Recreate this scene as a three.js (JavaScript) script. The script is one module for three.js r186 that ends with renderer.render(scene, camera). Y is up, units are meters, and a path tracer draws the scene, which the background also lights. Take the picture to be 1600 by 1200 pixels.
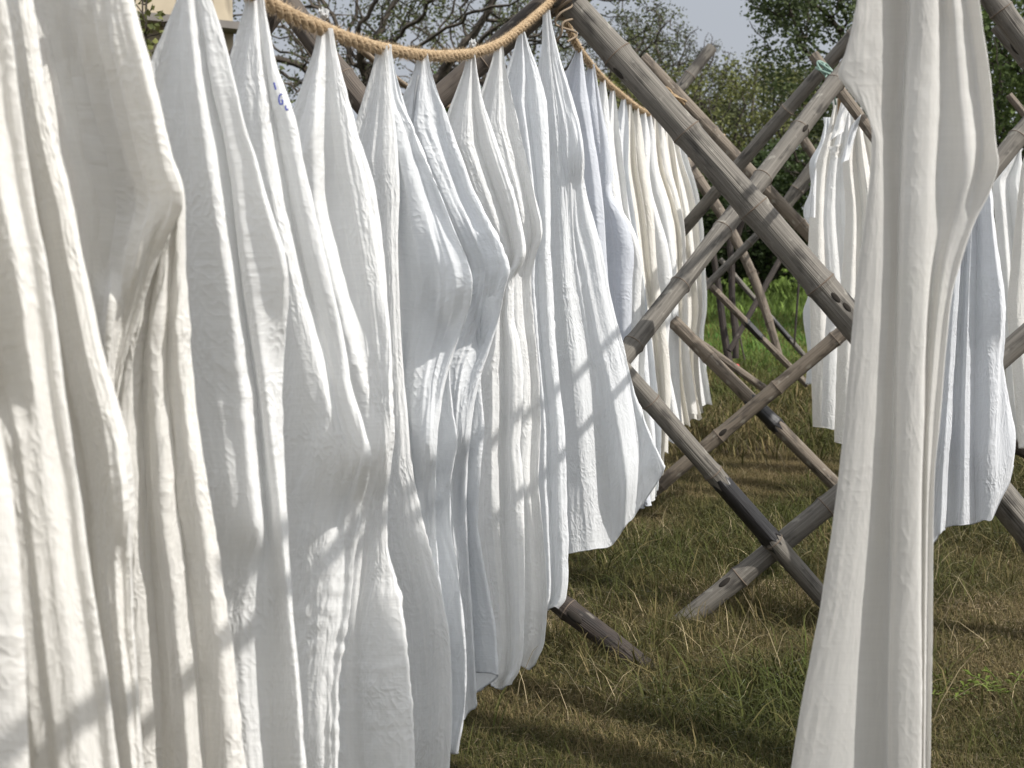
import * as THREE from 'three';
import { mergeGeometries, mergeVertices } from 'three/addons/utils/BufferGeometryUtils.js';

// ------------------------------------------------------------------ camera, sky, sun, exposure
const V3 = THREE.Vector3;
const scene = new THREE.Scene();
const F = 1900, EYE = new V3(0, 1.6, 0), PITCH = Math.atan(240 / F);
const camera = new THREE.PerspectiveCamera(2 * Math.atan(600 / F) * 180 / Math.PI, 4 / 3, 0.05, 1500);
camera.position.copy(EYE); camera.rotation.set(-PITCH, 0, 0);
camera.focus = 4.2; camera.userData.fStop = 5.6;
scene.add(camera); camera.updateMatrixWorld(true);

const SUN_AZ = 119 * Math.PI / 180, SUN_EL = 48 * Math.PI / 180;          // azimuth clockwise from the view direction
const sunDir = new V3(Math.sin(SUN_AZ) * Math.cos(SUN_EL), Math.sin(SUN_EL), -Math.cos(SUN_AZ) * Math.cos(SUN_EL));
const sun = new THREE.DirectionalLight(new THREE.Color().setRGB(1, 0.962, 0.905), 3.3);
sun.position.copy(sunDir).multiplyScalar(60); sun.target.position.set(0, 0, -6);
sun.castShadow = true; sun.shadow.mapSize.set(4096, 4096); sun.shadow.radius = 1.1;
Object.assign(sun.shadow.camera, { left: -25, right: 25, top: 25, bottom: -25, near: 1, far: 160 });
scene.add(sun, sun.target);

// seeded helpers ---------------------------------------------------
function rngOf(seed) { let s = seed >>> 0; return () => { s = (s + 0x6d2b79f5) >>> 0; let t = Math.imul(s ^ (s >>> 15), 1 | s); t = (t + Math.imul(t ^ (t >>> 7), 61 | t)) ^ t; return ((t ^ (t >>> 14)) >>> 0) / 4294967296; }; }
const PERM = (() => { const r = rngOf(77), p = [...Array(256).keys()]; for (let i = 255; i > 0; i--) { const j = Math.floor(r() * (i + 1)); [p[i], p[j]] = [p[j], p[i]]; } return p; })();
const GX = [], GY = []; for (let i = 0; i < 256; i++) { GX.push(Math.cos(i * 2.399963)); GY.push(Math.sin(i * 2.399963)); }
const fade = (t) => t * t * t * (t * (t * 6 - 15) + 10);
function pn(x, y, px = 256, py = 256, seed = 0) {                          // 2-D gradient noise, repeating after px, py cells
  const x0 = Math.floor(x), y0 = Math.floor(y), fx = x - x0, fy = y - y0;
  const m = (a, n) => ((a % n) + n) % n;
  const g = (ix, iy, dx, dy) => { const h = PERM[(PERM[(m(ix, px) + seed * 17) & 255] + m(iy, py) + seed * 31) & 255]; return GX[h] * dx + GY[h] * dy; };
  const u = fade(fx), v = fade(fy);
  const a = g(x0, y0, fx, fy), b = g(x0 + 1, y0, fx - 1, fy), c = g(x0, y0 + 1, fx, fy - 1), d = g(x0 + 1, y0 + 1, fx - 1, fy - 1);
  return (a + (b - a) * u + ((c + (d - c) * u) - (a + (b - a) * u)) * v) * 1.5;
}
const fbm = (x, y, o = 4, p = 256, seed = 0) => { let s = 0, a = 0.5, f = 1; for (let i = 0; i < o; i++) { s += a * pn(x * f, y * f, p * f, p * f, seed + i); a *= 0.5; f *= 2; } return s; };
const clamp = (x, a = 0, b = 1) => Math.min(b, Math.max(a, x));
const smooth = (a, b, x) => { const t = clamp((x - a) / (b - a)); return t * t * (3 - 2 * t); };
const lerp = (a, b, t) => a + (b - a) * t;

// sky ---------------------------------------------------
{
  const w = 512, h = 256, data = new Float32Array(w * h * 4);
  for (let j = 0; j < h; j++) for (let i = 0; i < w; i++) {
    const th = (j + 0.5) / h * Math.PI - Math.PI / 2, ph = ((i + 0.5) / w - 0.5) * 2 * Math.PI;
    const d = new V3(Math.cos(th) * Math.cos(ph), Math.sin(th), Math.cos(th) * Math.sin(ph));
    const up = Math.max(0, d.y), k = Math.pow(up, 0.55), c = Math.max(0, d.dot(sunDir));
    const cl = fbm(i / w * 8 + 3, j / h * 7, 5, 8, 4) * 0.5 + 0.5, cloud = smooth(0.30, 0.70, cl) * smooth(0.16, 0.5, up);
    const halo = 0.42 * Math.pow(c, 6) + 0.5 * Math.pow(c, 40);
    const ahead = clamp(0.5 - 0.5 * d.z / Math.hypot(d.x, d.z, 1e-6)), dim = 1 - 0.33 * ahead, base = [lerp(0.47, 0.42, k) * dim, lerp(0.49, 0.47, k) * dim, lerp(0.52, 0.56, k) * dim];
    const white = [0.98, 0.99, 1.0];
    const below = smooth(0, -0.12, d.y);
    for (let q = 0; q < 3; q++) {
      let L = lerp(base[q], white[q], cloud * 0.9) + halo * [1, 0.96, 0.9][q];
      L = lerp(L, [0.10, 0.095, 0.07][q], below);
      data[(j * w + i) * 4 + q] = L;
    }
    data[(j * w + i) * 4 + 3] = 1;
  }
  const t = new THREE.DataTexture(data, w, h, THREE.RGBAFormat, THREE.FloatType);
  t.mapping = THREE.EquirectangularReflectionMapping; t.magFilter = t.minFilter = THREE.LinearFilter; t.wrapS = THREE.RepeatWrapping; t.needsUpdate = true;
  scene.background = t; scene.environment = t;
}

const renderer = new THREE.WebGLRenderer({ antialias: true });
renderer.setSize(1024, 768);
renderer.toneMapping = THREE.LinearToneMapping;
renderer.toneMappingExposure = 1.54;
renderer.shadowMap.enabled = true;

// ------------------------------------------------------------------ places: a picture point and a distance make a point of the yard
const fwdM = new THREE.Matrix4().makeRotationX(-PITCH);
const ray = (x, y) => new V3((x - 800) / F, (600 - y) / F, -1).applyMatrix4(fwdM);
const at = (x, y, d) => ray(x, y).multiplyScalar(d).add(EYE);
const hit = (x, y, p, n) => { const r = ray(x, y), t = p.clone().sub(EYE).dot(n) / r.dot(n); return r.multiplyScalar(t).add(EYE); };
const ROW = ray(1305, 360).setY(0).normalize();                            // the way the clothes lines run
const SIDE = new V3(-ROW.z, 0, ROW.x);                                     // to the right of it
const TIE1 = at(872, -5, 4.7), TIE2 = at(1055, 158, 8.36);

// ------------------------------------------------------------------ names, labels
const used = {};
function numbered(name) { const n = used[name] = (used[name] ?? -1) + 1; return n ? name + '_' + String(n).padStart(3, '0') : name; }
function tag(o, label, category, group, kind) { if (label) o.userData.label = label; if (category) o.userData.category = category; if (group) o.userData.group = group; if (kind) o.userData.kind = kind; return o; }
function shade(o) { o.traverse((m) => { if (m.isMesh) { m.castShadow = true; m.receiveShadow = true; } }); return o; }
function base(name, p) { const g = new THREE.Group(); g.name = numbered(name); if (p) g.position.copy(p); scene.add(g); return g; }
function part(name, geo, mat, parent, label) { const m = new THREE.Mesh(geo, mat); m.name = name; if (label) m.userData.label = label; m.castShadow = m.receiveShadow = true; parent.add(m); return m; }
function geom(pos, idx, uv) { const g = new THREE.BufferGeometry(); g.setAttribute('position', new THREE.Float32BufferAttribute(pos, 3)); if (uv) g.setAttribute('uv', new THREE.Float32BufferAttribute(uv, 2)); g.setIndex(idx); g.computeVertexNormals(); return g; }

// ------------------------------------------------------------------ textures
function tex(w, h, f, srgb) {
  const d = new Uint8Array(w * h * 4);
  for (let j = 0; j < h; j++) for (let i = 0; i < w; i++) { const c = f(i / w, j / h); for (let q = 0; q < 3; q++) d[(j * w + i) * 4 + q] = clamp(Array.isArray(c) ? c[q] : c) * 255; d[(j * w + i) * 4 + 3] = 255; }
  const t = new THREE.DataTexture(d, w, h); t.wrapS = t.wrapT = THREE.RepeatWrapping; t.magFilter = THREE.LinearFilter; t.minFilter = THREE.LinearMipmapLinearFilter; t.generateMipmaps = true;
  if (srgb) t.colorSpace = THREE.SRGBColorSpace; t.needsUpdate = true; return t;
}
// crinkled cotton, one repeat = 0.7 m
const crinkle = tex(1024, 1024, (u, v) => {
  const wx = 0.35 * pn(u * 9, v * 9, 9, 9, 1), wy = 0.35 * pn(u * 9, v * 9, 9, 9, 2);
  const r1 = 1 - Math.abs(pn(u * 30 + wx, v * 8 + wy, 30, 8, 3)), r2 = 1 - Math.abs(pn(u * 64 + wx * 2, v * 30 + wy * 2, 64, 30, 5)), r3 = pn(u * 110, v * 80, 110, 80, 6);
  const slub = pn(u * 12, v * 256, 12, 256, 7) * 0.5 + pn(u * 256, v * 10, 256, 10, 8) * 0.4;
  const patch = 0.45 + 0.55 * smooth(-0.3, 0.5, pn(u * 5, v * 4, 5, 4, 9));
  return 0.05 + patch * (0.36 * r1 * r1 + 0.26 * r2 * r2 + 0.06 * r3) + 0.05 * slub + 0.12;
});
crinkle.repeat.set(1 / 0.7, 1 / 0.7);
const clothTone = tex(512, 512, (u, v) => { const s = 0.955 + 0.03 * fbm(u * 4, v * 4, 4, 4, 3) + 0.010 * pn(u * 8, v * 200, 8, 200, 5) + 0.010 * pn(u * 200, v * 8, 200, 8, 6); return [s, s, s * 0.995]; }, true);
clothTone.repeat.set(1 / 0.9, 1 / 0.9);
function cotton(r, g, b, trans = 0.42, bump = 0.0062) {
  return new THREE.MeshPhysicalMaterial({ color: new THREE.Color().setRGB(r, g, b), map: clothTone, roughness: 0.95, bumpMap: crinkle, bumpScale: bump, transmission: trans, thickness: 0, side: THREE.DoubleSide, sheen: 0.1, sheenRoughness: 0.8 });
}
const COT = { warm: cotton(0.925, 0.908, 0.875), white: cotton(0.93, 0.935, 0.94), cool: cotton(0.90, 0.92, 0.95), blue: cotton(0.765, 0.795, 0.86), slate: cotton(0.78, 0.80, 0.84), cream: cotton(0.90, 0.875, 0.825), gauze: cotton(0.78, 0.765, 0.74, 0.52, 0.0025) };
const inkMat = new THREE.MeshStandardMaterial({ color: new THREE.Color().setRGB(0.05, 0.07, 0.3), roughness: 0.9, side: THREE.DoubleSide });

function culmTex(dark, light, seed) {
  return tex(256, 1024, (u, v) => {
    const st = 0.5 + 0.5 * fbm(u * 24, v * 3, 4, 24, seed) , fine = 0.5 + 0.5 * pn(u * 96, v * 10, 96, 10, seed + 3);
    const blot = smooth(0.0, 0.45, fbm(u * 4, v * 12, 4, 4, seed + 5)), pale = smooth(0.22, 0.5, fbm(u * 6, v * 24, 4, 6, seed + 9));
    const crack = smooth(0.035, 0.0, Math.abs(pn(u * 7, v * 2, 7, 2, seed + 12))) * smooth(0.0, 0.3, pn(u * 4, v * 3, 4, 3, seed + 14));
    let k = 0.25 + 0.45 * st + 0.22 * fine - 0.4 * blot; 
    const c = [0, 1, 2].map((q) => lerp(dark[q], light[q], clamp(k)));
    const p = [0.62, 0.61, 0.57];
    return c.map((x, q) => lerp(lerp(x, p[q], pale * 0.5), 0.10, crack * 0.8));
  }, true);
}
const culmBump = tex(256, 1024, (u, v) => 0.5 + 0.28 * fbm(u * 40, v * 4, 3, 40, 21) + 0.15 * pn(u * 110, v * 10, 110, 10, 23));
function bambooMat(dark, light, seed, rough = 0.8) { const t = culmTex(dark, light, seed); t.repeat.set(1, 0.55); const b = culmBump.clone(); b.repeat.set(1, 0.55); b.needsUpdate = true; return new THREE.MeshStandardMaterial({ map: t, bumpMap: b, bumpScale: 0.007, roughness: rough }); }
const BAM = {
  gray: bambooMat([0.17, 0.157, 0.143], [0.57, 0.548, 0.51], 31), tan: bambooMat([0.21, 0.18, 0.152], [0.57, 0.525, 0.465], 41), brown: bambooMat([0.17, 0.145, 0.125], [0.42, 0.38, 0.34], 51),
  dark: bambooMat([0.12, 0.10, 0.09], [0.28, 0.24, 0.21], 61), node: new THREE.MeshStandardMaterial({ color: new THREE.Color().setRGB(0.13, 0.10, 0.075), roughness: 0.85, map: null }),
  tar: new THREE.MeshStandardMaterial({ color: new THREE.Color().setRGB(0.014, 0.013, 0.014), roughness: 0.42, bumpMap: culmBump, bumpScale: 0.004 }), hole: new THREE.MeshStandardMaterial({ color: new THREE.Color().setRGB(0.02, 0.016, 0.012), roughness: 1 }),
};
const coirTex = tex(256, 256, (u, v) => { const k = 0.5 + 0.5 * fbm(u * 10 , v * 40, 3, 10, 71); return [lerp(0.40, 0.86, k), lerp(0.33, 0.75, k), lerp(0.245, 0.60, k)]; }, true);
const COIR = new THREE.MeshStandardMaterial({ map: coirTex, roughness: 0.95, bumpMap: coirTex, bumpScale: 0.004 });
const COIR_OLD = new THREE.MeshStandardMaterial({ color: new THREE.Color().setRGB(0.22, 0.17, 0.12), roughness: 0.95 });

// ------------------------------------------------------------------ ground
const groundH = (x, z) => 0.05 * fbm(x * 0.35 + 40, z * 0.35 + 40, 3, 256, 2) + 0.02 * pn(x * 2.1 + 9, z * 2.1 + 70, 256, 256, 4);
{
  const xs = [], zs = [];
  const axis = (out, lo, hi, c, fine) => { let p = c, s = fine; const r = [c]; while (p < hi) { s *= p - c > 12 ? 1.16 : 1.0; p += s; r.push(Math.min(p, hi)); } p = c; s = fine; const l = []; while (p > lo) { s *= c - p > 12 ? 1.16 : 1.0; p -= s; l.push(Math.max(p, lo)); } out.push(...l.reverse(), ...r); };
  axis(xs, -700, 700, 0, 0.14); axis(zs, -900, 300, -7, 0.14);
  const pos = [], uv = [], idx = [];
  for (const z of zs) for (const x of xs) { const far = smooth(20, 60, Math.hypot(x, z)); pos.push(x, groundH(x, z) * (1 - far), z); uv.push(x, -z); }
  const n = xs.length;
  for (let j = 0; j < zs.length - 1; j++) for (let i = 0; i < n - 1; i++) { const a = j * n + i; idx.push(a, a + n, a + 1, a + 1, a + n, a + n + 1); }
  const map = tex(1024, 1024, (u, v) => {
    const a = 0.5 + 0.5 * fbm(u * 8, v * 8, 5, 8, 81), b = 0.5 + 0.5 * pn(u * 120, v * 120, 120, 120, 83), g = smooth(-0.1, 0.35, fbm(u * 5, v * 5, 4, 5, 85)), s = smooth(0.35, 0.6, pn(u * 200, v * 90, 200, 90, 88));
    const soil = [lerp(0.20, 0.34, a), lerp(0.16, 0.27, a), lerp(0.105, 0.175, a)], gr = [0.21, 0.24, 0.11];
    return soil.map((c, q) => lerp(c, gr[q], g * 0.6) * (0.75 + 0.5 * b) + s * 0.10);
  }, true);
  map.repeat.set(1 / 6, 1 / 6);
  const bump = tex(512, 512, (u, v) => 0.5 + 0.4 * fbm(u * 24, v * 24, 4, 24, 91)); bump.repeat.set(1 / 2, 1 / 2);
  const m = new THREE.Mesh(geom(pos, idx, uv), new THREE.MeshStandardMaterial({ map, bumpMap: bump, bumpScale: 0.03, roughness: 1 }));
  m.name = 'ground'; tag(m, 'dry brown soil of the drying yard under the grass', null, null, 'structure'); m.receiveShadow = true; scene.add(m);
}

// ------------------------------------------------------------------ bamboo poles
function culmGeometry(p0, p1, r0, r1, bend, nodes, sides = 16, from = 0, to = 1, swell = 0, seed = 1, gnarl = 0) {
  const ax = p1.clone().sub(p0), len = ax.length(), dir = ax.clone().normalize();
  const a = new V3().crossVectors(dir, Math.abs(dir.y) > 0.9 ? new V3(1, 0, 0) : new V3(0, 1, 0)).normalize(), b = new V3().crossVectors(dir, a).normalize();
  const ts = []; const n = Math.max(10, Math.round(len * (to - from) / 0.06)); for (let i = 0; i <= n; i++) ts.push(lerp(from, to, i / n));
  for (const t of nodes) for (const e of [-0.02, -0.008, 0, 0.008, 0.02]) { const q = t + e / len; if (q > from && q < to) ts.push(q); }
  ts.sort((x, y) => x - y);
  const pos = [], uv = [], idx = [];
  const centre = (t) => p0.clone().addScaledVector(ax, t).addScaledVector(b, bend * Math.sin(Math.PI * t)).addScaledVector(a, (0.012 + gnarl) * Math.sin(t * len * 1.7 + seed)).addScaledVector(b, gnarl * pn(t * len * 2.2, seed * 3.1));
  const rad = (t) => { let r = lerp(r0, r1, t) * (1 + 0.03 * Math.sin(t * len * 9 + seed) * 0.5); for (const k of nodes) { const d = (t - k) * len; r *= 1 + 0.085 * Math.exp(-(d * d) / 0.00018) + 0.03 * Math.exp(-(d * d) / 0.002); } return r + swell; };
  ts.forEach((t) => { const c = centre(t), r = rad(t); for (let s = 0; s <= sides; s++) { const f = s / sides * Math.PI * 2; let cc = c; if (swell) { const e = Math.max(smooth(from + 0.02, from, t), smooth(to - 0.02, to, t)); cc = c.clone().addScaledVector(dir, e * 0.06 * pn(Math.cos(f) * 2.2 + seed, Math.sin(f) * 2.2 + t * 9)); } const rr = r * (1 + 0.03 * pn(Math.cos(f) * 1.3 + 7, t * len * 2 + Math.sin(f) * 1.3 + seed)); const p = cc.clone().addScaledVector(a, Math.cos(f) * rr).addScaledVector(b, Math.sin(f) * rr); pos.push(p.x, p.y, p.z); uv.push(s / sides, t * len + seed * 0.37); } });
  const w = sides + 1;
  for (let j = 0; j < ts.length - 1; j++) for (let s = 0; s < sides; s++) { const q = j * w + s; idx.push(q, q + 1, q + w, q + 1, q + w + 1, q + w); }
  for (const [j, flip] of [[0, 1], [ts.length - 1, 0]]) {                 // rims and a recessed hollow at both ends
    const c = centre(ts[j]), k = pos.length / 3; const inn = dir.clone().multiplyScalar(flip ? 0.015 : -0.015);
    for (let s = 0; s < sides; s++) { const q = (j * w + s) * 3, o = new V3(pos[q], pos[q + 1], pos[q + 2]).sub(c).multiplyScalar(0.78).add(c); pos.push(o.x, o.y, o.z); uv.push(s / sides, 0.1); }
    for (let s = 0; s < sides; s++) { const q = (j * w + s) * 3, o = new V3(pos[q], pos[q + 1], pos[q + 2]).sub(c).multiplyScalar(0.72).add(c).add(inn); pos.push(o.x, o.y, o.z); uv.push(s / sides, 0.2); }
    const m = pos.length / 3; const cc = c.clone().add(inn); pos.push(cc.x, cc.y, cc.z); uv.push(0.5, 0.2);
    for (let s = 0; s < sides; s++) { const s1 = (s + 1) % sides, o0 = j * w + s, o1 = j * w + s + 1; const quad = (A, B, C, D) => flip ? idx.push(A, C, B, B, C, D) : idx.push(A, B, C, B, D, C); quad(o0, o1, k + s, k + s1); quad(k + s, k + s1, k + sides + s, k + sides + s1); flip ? idx.push(k + sides + s, m, k + sides + s1) : idx.push(k + sides + s, k + sides + s1, m); }
  }
  return { g: geom(pos, idx, uv), centre, rad, dir, len, a, b };
}
// from / to: [picture x, picture y, distance]; r: radius in metres
function pole(label, from, to, r0, r1, o = {}) {
  const p0 = at(...from), p1 = at(...to), len = p0.distanceTo(p1), nodes = [];
  const sp = o.spacing ?? 0.36; for (let s = o.phase ?? 0.2, i = 0; s < len; s += sp * (0.9 + 0.2 * ((i * 7919 + (o.seed ?? 1) * 31) % 10) / 10), i++) nodes.push(s / len);
  const g = base(o.name ?? 'bamboo_pole', p0);
  const z = new V3(), c = culmGeometry(z, p1.clone().sub(p0), r0, r1, o.bend ?? 0, o.stick ? [] : nodes, r0 > 0.03 ? 18 : 10, 0, 1, 0, o.seed ?? 1, o.gnarl ?? 0);
  part(o.stick ? 'shaft' : 'culm', c.g, BAM[o.mat ?? 'gray'], g);
  if (!o.stick) for (const t of nodes) if (t > 0.01 && t < 0.99) { const tor = new THREE.TorusGeometry(c.rad(t) * 0.975, 0.002 + r0 * 0.025, 5, 18); tor.applyQuaternion(new THREE.Quaternion().setFromUnitVectors(new V3(0, 0, 1), c.dir)); const q = c.centre(t); tor.translate(q.x, q.y, q.z); part('node', tor, BAM.node, g); }
  for (const [f, t] of o.tar ?? []) { const k = culmGeometry(z, p1.clone().sub(p0), r0, r1, o.bend ?? 0, o.stick ? [] : nodes, 18, f, t, 0.002, o.seed ?? 1, o.gnarl ?? 0); part('tarred_band', k.g, BAM.tar, g, 'black tarred stretch of the pole'); }
  for (const [f, ang, sc] of o.holes ?? []) {                              // worm holes and knots: short dark recessed plugs facing the viewer
    const q = c.centre(f), toEye = EYE.clone().sub(p0).sub(q).normalize(); toEye.addScaledVector(c.dir, -toEye.dot(c.dir)).normalize(); toEye.applyAxisAngle(c.dir, ang);
    const s = new THREE.SphereGeometry(0.012 * sc, 10, 8); s.scale(0.8, 1.9, 0.35); const m = new THREE.Matrix4().makeBasis(new V3().crossVectors(c.dir, toEye).normalize(), c.dir, toEye); s.applyMatrix4(m); const w = q.addScaledVector(toEye, c.rad(f) * 0.985); s.translate(w.x, w.y, w.z); part('knot_hole', s, BAM.hole, g);
  }
  return tag(g, label, o.cat ?? 'bamboo pole', o.group ?? 'bamboo poles of the drying frames');
}
const POLES = {};
POLES.A = pole('thickest grey bamboo pole, slanting from top centre down to the lower right', [838, -55, 4.72], [1700, 940, 4.62], 0.054, 0.063, { spacing: 0.42, phase: 0.47, seed: 3, bend: -0.02, holes: [[0.535, -0.2, 1.1], [0.552, -0.35, 1.0], [0.165, 0.9, 1.3]] });
POLES.B = pole('brown bamboo pole slanting down left behind the sheets from the top rope crossing', [960, -85, 4.86], [560, 262, 4.9], 0.05, 0.046, { spacing: 0.4, phase: 0.3, seed: 5, mat: 'brown' });
POLES.C = pole('thick grey bamboo pole rising right across the far sheets, tied to a thinner one', [880, 670, 4.85], [1345, 78, 5.9], 0.041, 0.044, { spacing: 0.36, phase: 0.12, seed: 8, bend: 0.02, holes: [[0.76, 0.4, 1.1]] });
POLES.D = pole('bamboo pole with a long tarred black middle by the last near sheet', [940, 540, 4.75], [1330, 985, 4.98], 0.037, 0.039, { spacing: 0.42, phase: 0.30, seed: 11, tar: [[0.46, 0.67]] });
POLES.F = pole('thick bamboo pole rising from the grass to the right edge behind the tarred pole', [1000, 1022, 5.02], [1690, 452, 4.85], 0.042, 0.046, { spacing: 0.46, phase: 0.52, seed: 14, bend: 0.02, holes: [[0.2, -0.5, 1.3]] });
POLES.E = pole('slim bamboo pole leaning right behind the tarred pole, its foot in the far grass', [990, 793, 6.75], [1330, 508, 6.5], 0.038, 0.041, { spacing: 0.4, phase: 0.2, seed: 17, mat: 'tan', holes: [[0.42, 0.0, 1.3]] });
POLES.G = pole('bamboo pole with a short black burnt stretch crossing behind the slim leaning pole', [1050, 500, 7.1], [1330, 782, 7.0], 0.04, 0.041, { spacing: 0.5, phase: 0.30, seed: 19, mat: 'tan', tar: [[0.44, 0.60]] });
POLES.H = pole('rotten brown bamboo foot ending in the grass below the hems', [760, 860, 4.72], [1050, 1082, 4.36], 0.038, 0.042, { spacing: 0.5, phase: 0.4, seed: 23, mat: 'dark', gnarl: 0.006, holes: [[0.5, 0.2, 1.6]] });
POLES.Q1 = pole('bamboo pole with a sunlit upper edge and a cut open top behind the thickest pole', [1003, 90, 8.3], [1345, 452, 8.2], 0.048, 0.044, { spacing: 0.8, phase: 0.7, seed: 29, mat: 'tan' });
POLES.Q2 = pole('short bamboo end sticking up right above the lashed crossing at top centre', [1112, 74, 8.4], [935, 300, 8.35], 0.04, 0.044, { spacing: 0.55, phase: 0.25, seed: 31, mat: 'gray' });
POLES.C2 = pole('thin bamboo pole running alongside and above the thick rising pole', [1000, 436, 7.95], [1345, 42, 6.95], 0.039, 0.041, { spacing: 0.55, phase: 0.3, seed: 37, mat: 'gray' });
POLES.S = pole('stub of bamboo poking up above the green string tie', [1272, 86, 6.9], [1420, 285, 6.7], 0.03, 0.034, { spacing: 0.7, phase: 0.15, seed: 39, mat: 'tan' });
POLES.C3 = pole('grey bamboo length leaning left out from behind the far right group of sheets', [1192, 372, 8.8], [1330, 175, 8.6], 0.045, 0.047, { spacing: 0.45, phase: 0.42, seed: 43, mat: 'gray' });
POLES.Q3 = pole('short sunlit bamboo piece beside the far group of sheets, under the tie', [1246, 205, 8.9], [1310, 300, 8.9], 0.036, 0.036, { spacing: 0.8, phase: 0.4, seed: 47, mat: 'tan' });
POLES.L = pole('thin pale bamboo rod rising right beneath the crossing of the two thick poles', [1088, 462, 9.0], [1262, 290, 9.0], 0.028, 0.028, { spacing: 0.5, phase: 0.55, seed: 53, mat: 'gray' });
POLES.K = pole('curved tapering bamboo culm leaning down right in the gap between sheets', [1070, 250, 10.2], [1218, 560, 10.0], 0.05, 0.032, { spacing: 0.42, phase: 0.2, seed: 59, mat: 'tan', bend: -0.1 });
POLES.J = pole('tan bamboo rod with a black middle in the gap, front of the curved culm', [1092, 428, 9.4], [1262, 602, 9.4], 0.029, 0.027, { spacing: 0.36, phase: 0.2, seed: 61, mat: 'tan', tar: [[0.43, 0.58]] });
POLES.M1 = pole('slender dark bamboo rod with black bands, furthest back in the gap', [1125, 405, 11.5], [1262, 562, 11.5], 0.026, 0.025, { spacing: 0.45, phase: 0.2, seed: 67, mat: 'gray', tar: [[0.60, 0.80]] });
POLES.M2 = pole('dark brown stick slanting down left across the gap between sheets', [1240, 372, 10.8], [1138, 548, 10.6], 0.028, 0.025, { stick: 1, name: 'wooden_stick', cat: 'stick', group: 'dark sticks in the gap', seed: 71, mat: 'dark', gnarl: 0.006 });
POLES.M3 = pole('dark knotty upright post near the hem of the far sheets', [1112, 392, 10.9], [1141, 585, 10.9], 0.028, 0.036, { stick: 1, name: 'wooden_post', cat: 'post', group: 'dark posts in the gap', seed: 73, mat: 'dark', gnarl: 0.03 });
POLES.M4 = pole('dark upright post with a crooked top beneath the thick crossing', [1142, 335, 11.2], [1150, 560, 11.2], 0.03, 0.03, { stick: 1, name: 'wooden_post', cat: 'post', group: 'dark posts in the gap', seed: 79, mat: 'dark', gnarl: 0.03 });
POLES.M4b = pole('crooked dark branch stub forking off the upright post top', [1145, 375, 11.2], [1160, 345, 11.1], 0.04, 0.02, { stick: 1, name: 'branch_stub', cat: 'branch', group: 'dark branches in the gap', seed: 80, mat: 'dark', gnarl: 0.02 });
POLES.M5 = pole('thin dark upright rod beside the far right group of sheets', [1250, 392, 11], [1241, 542, 11], 0.011, 0.009, { stick: 1, name: 'thin_rod', cat: 'rod', group: 'thin rods in the gap', seed: 83, mat: 'dark', gnarl: 0.004 });
POLES.M6 = pole('thin reddish stem leaning right in the grass of the gap', [1140, 450, 11.6], [1163, 562, 11.6], 0.013, 0.007, { stick: 1, name: 'dry_stem', cat: 'stem', group: 'dry stems in the gap', seed: 89, mat: 'brown', gnarl: 0.008 });
POLES.E2 = pole('thin pale bamboo rod just above the burnt pole, hidden at both ends', [1072, 520, 8.0], [1200, 612, 7.8], 0.026, 0.024, { spacing: 0.4, phase: 0.2, seed: 97, mat: 'tan' });
POLES.P1 = pole('dark grey bamboo pole of the next row slanting down behind the left rope', [408, -55, 5.6], [655, 262, 5.5], 0.056, 0.053, { spacing: 0.52, phase: 0.66, seed: 101, mat: 'brown', bend: 0.02 });
POLES.P2 = pole('brown bamboo pole crossing under the left rope toward the lower left', [470, -40, 5.75], [330, 150, 5.7], 0.054, 0.056, { spacing: 0.6, phase: 0.4, seed: 103, mat: 'brown' });
POLES.R1 = pole('upper bamboo pole cutting the top right corner of the picture', [1512, -52, 5.3], [1680, 172, 5.3], 0.047, 0.05, { spacing: 0.45, phase: 0.24, seed: 107, mat: 'gray' });
POLES.R2 = pole('cut bamboo end with a round knot below the corner pole', [1556, 40, 5.9], [1680, 190, 5.9], 0.032, 0.036, { spacing: 0.5, phase: 0.22, seed: 109, mat: 'gray', holes: [[0.24, -0.1, 1.7]] });
POLES.R3 = pole('thin pale bamboo tip at the right edge over the far white sheets', [1576, 148, 7.6], [1650, 238, 7.6], 0.022, 0.026, { spacing: 0.4, phase: 0.6, seed: 113, mat: 'tan' });
POLES.R4 = pole('grey bamboo pole rising to the right edge from behind the foreground sheet', [1440, 395, 6.6], [1690, 95, 6.8], 0.05, 0.054, { spacing: 0.5, phase: 0.35, seed: 127, mat: 'gray' });
POLES.R5 = pole('short bamboo length behind the bluish sheet at the right edge', [1540, 352, 7.9], [1660, 485, 7.9], 0.04, 0.04, { spacing: 0.6, phase: 0.8, seed: 131, mat: 'tan' });
POLES.R6 = pole('bamboo pole end under the far white sheets at the right edge', [1570, 690, 7.2], [1680, 745, 7.2], 0.04, 0.04, { spacing: 0.6, phase: 0.8, seed: 137, mat: 'brown' });

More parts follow.
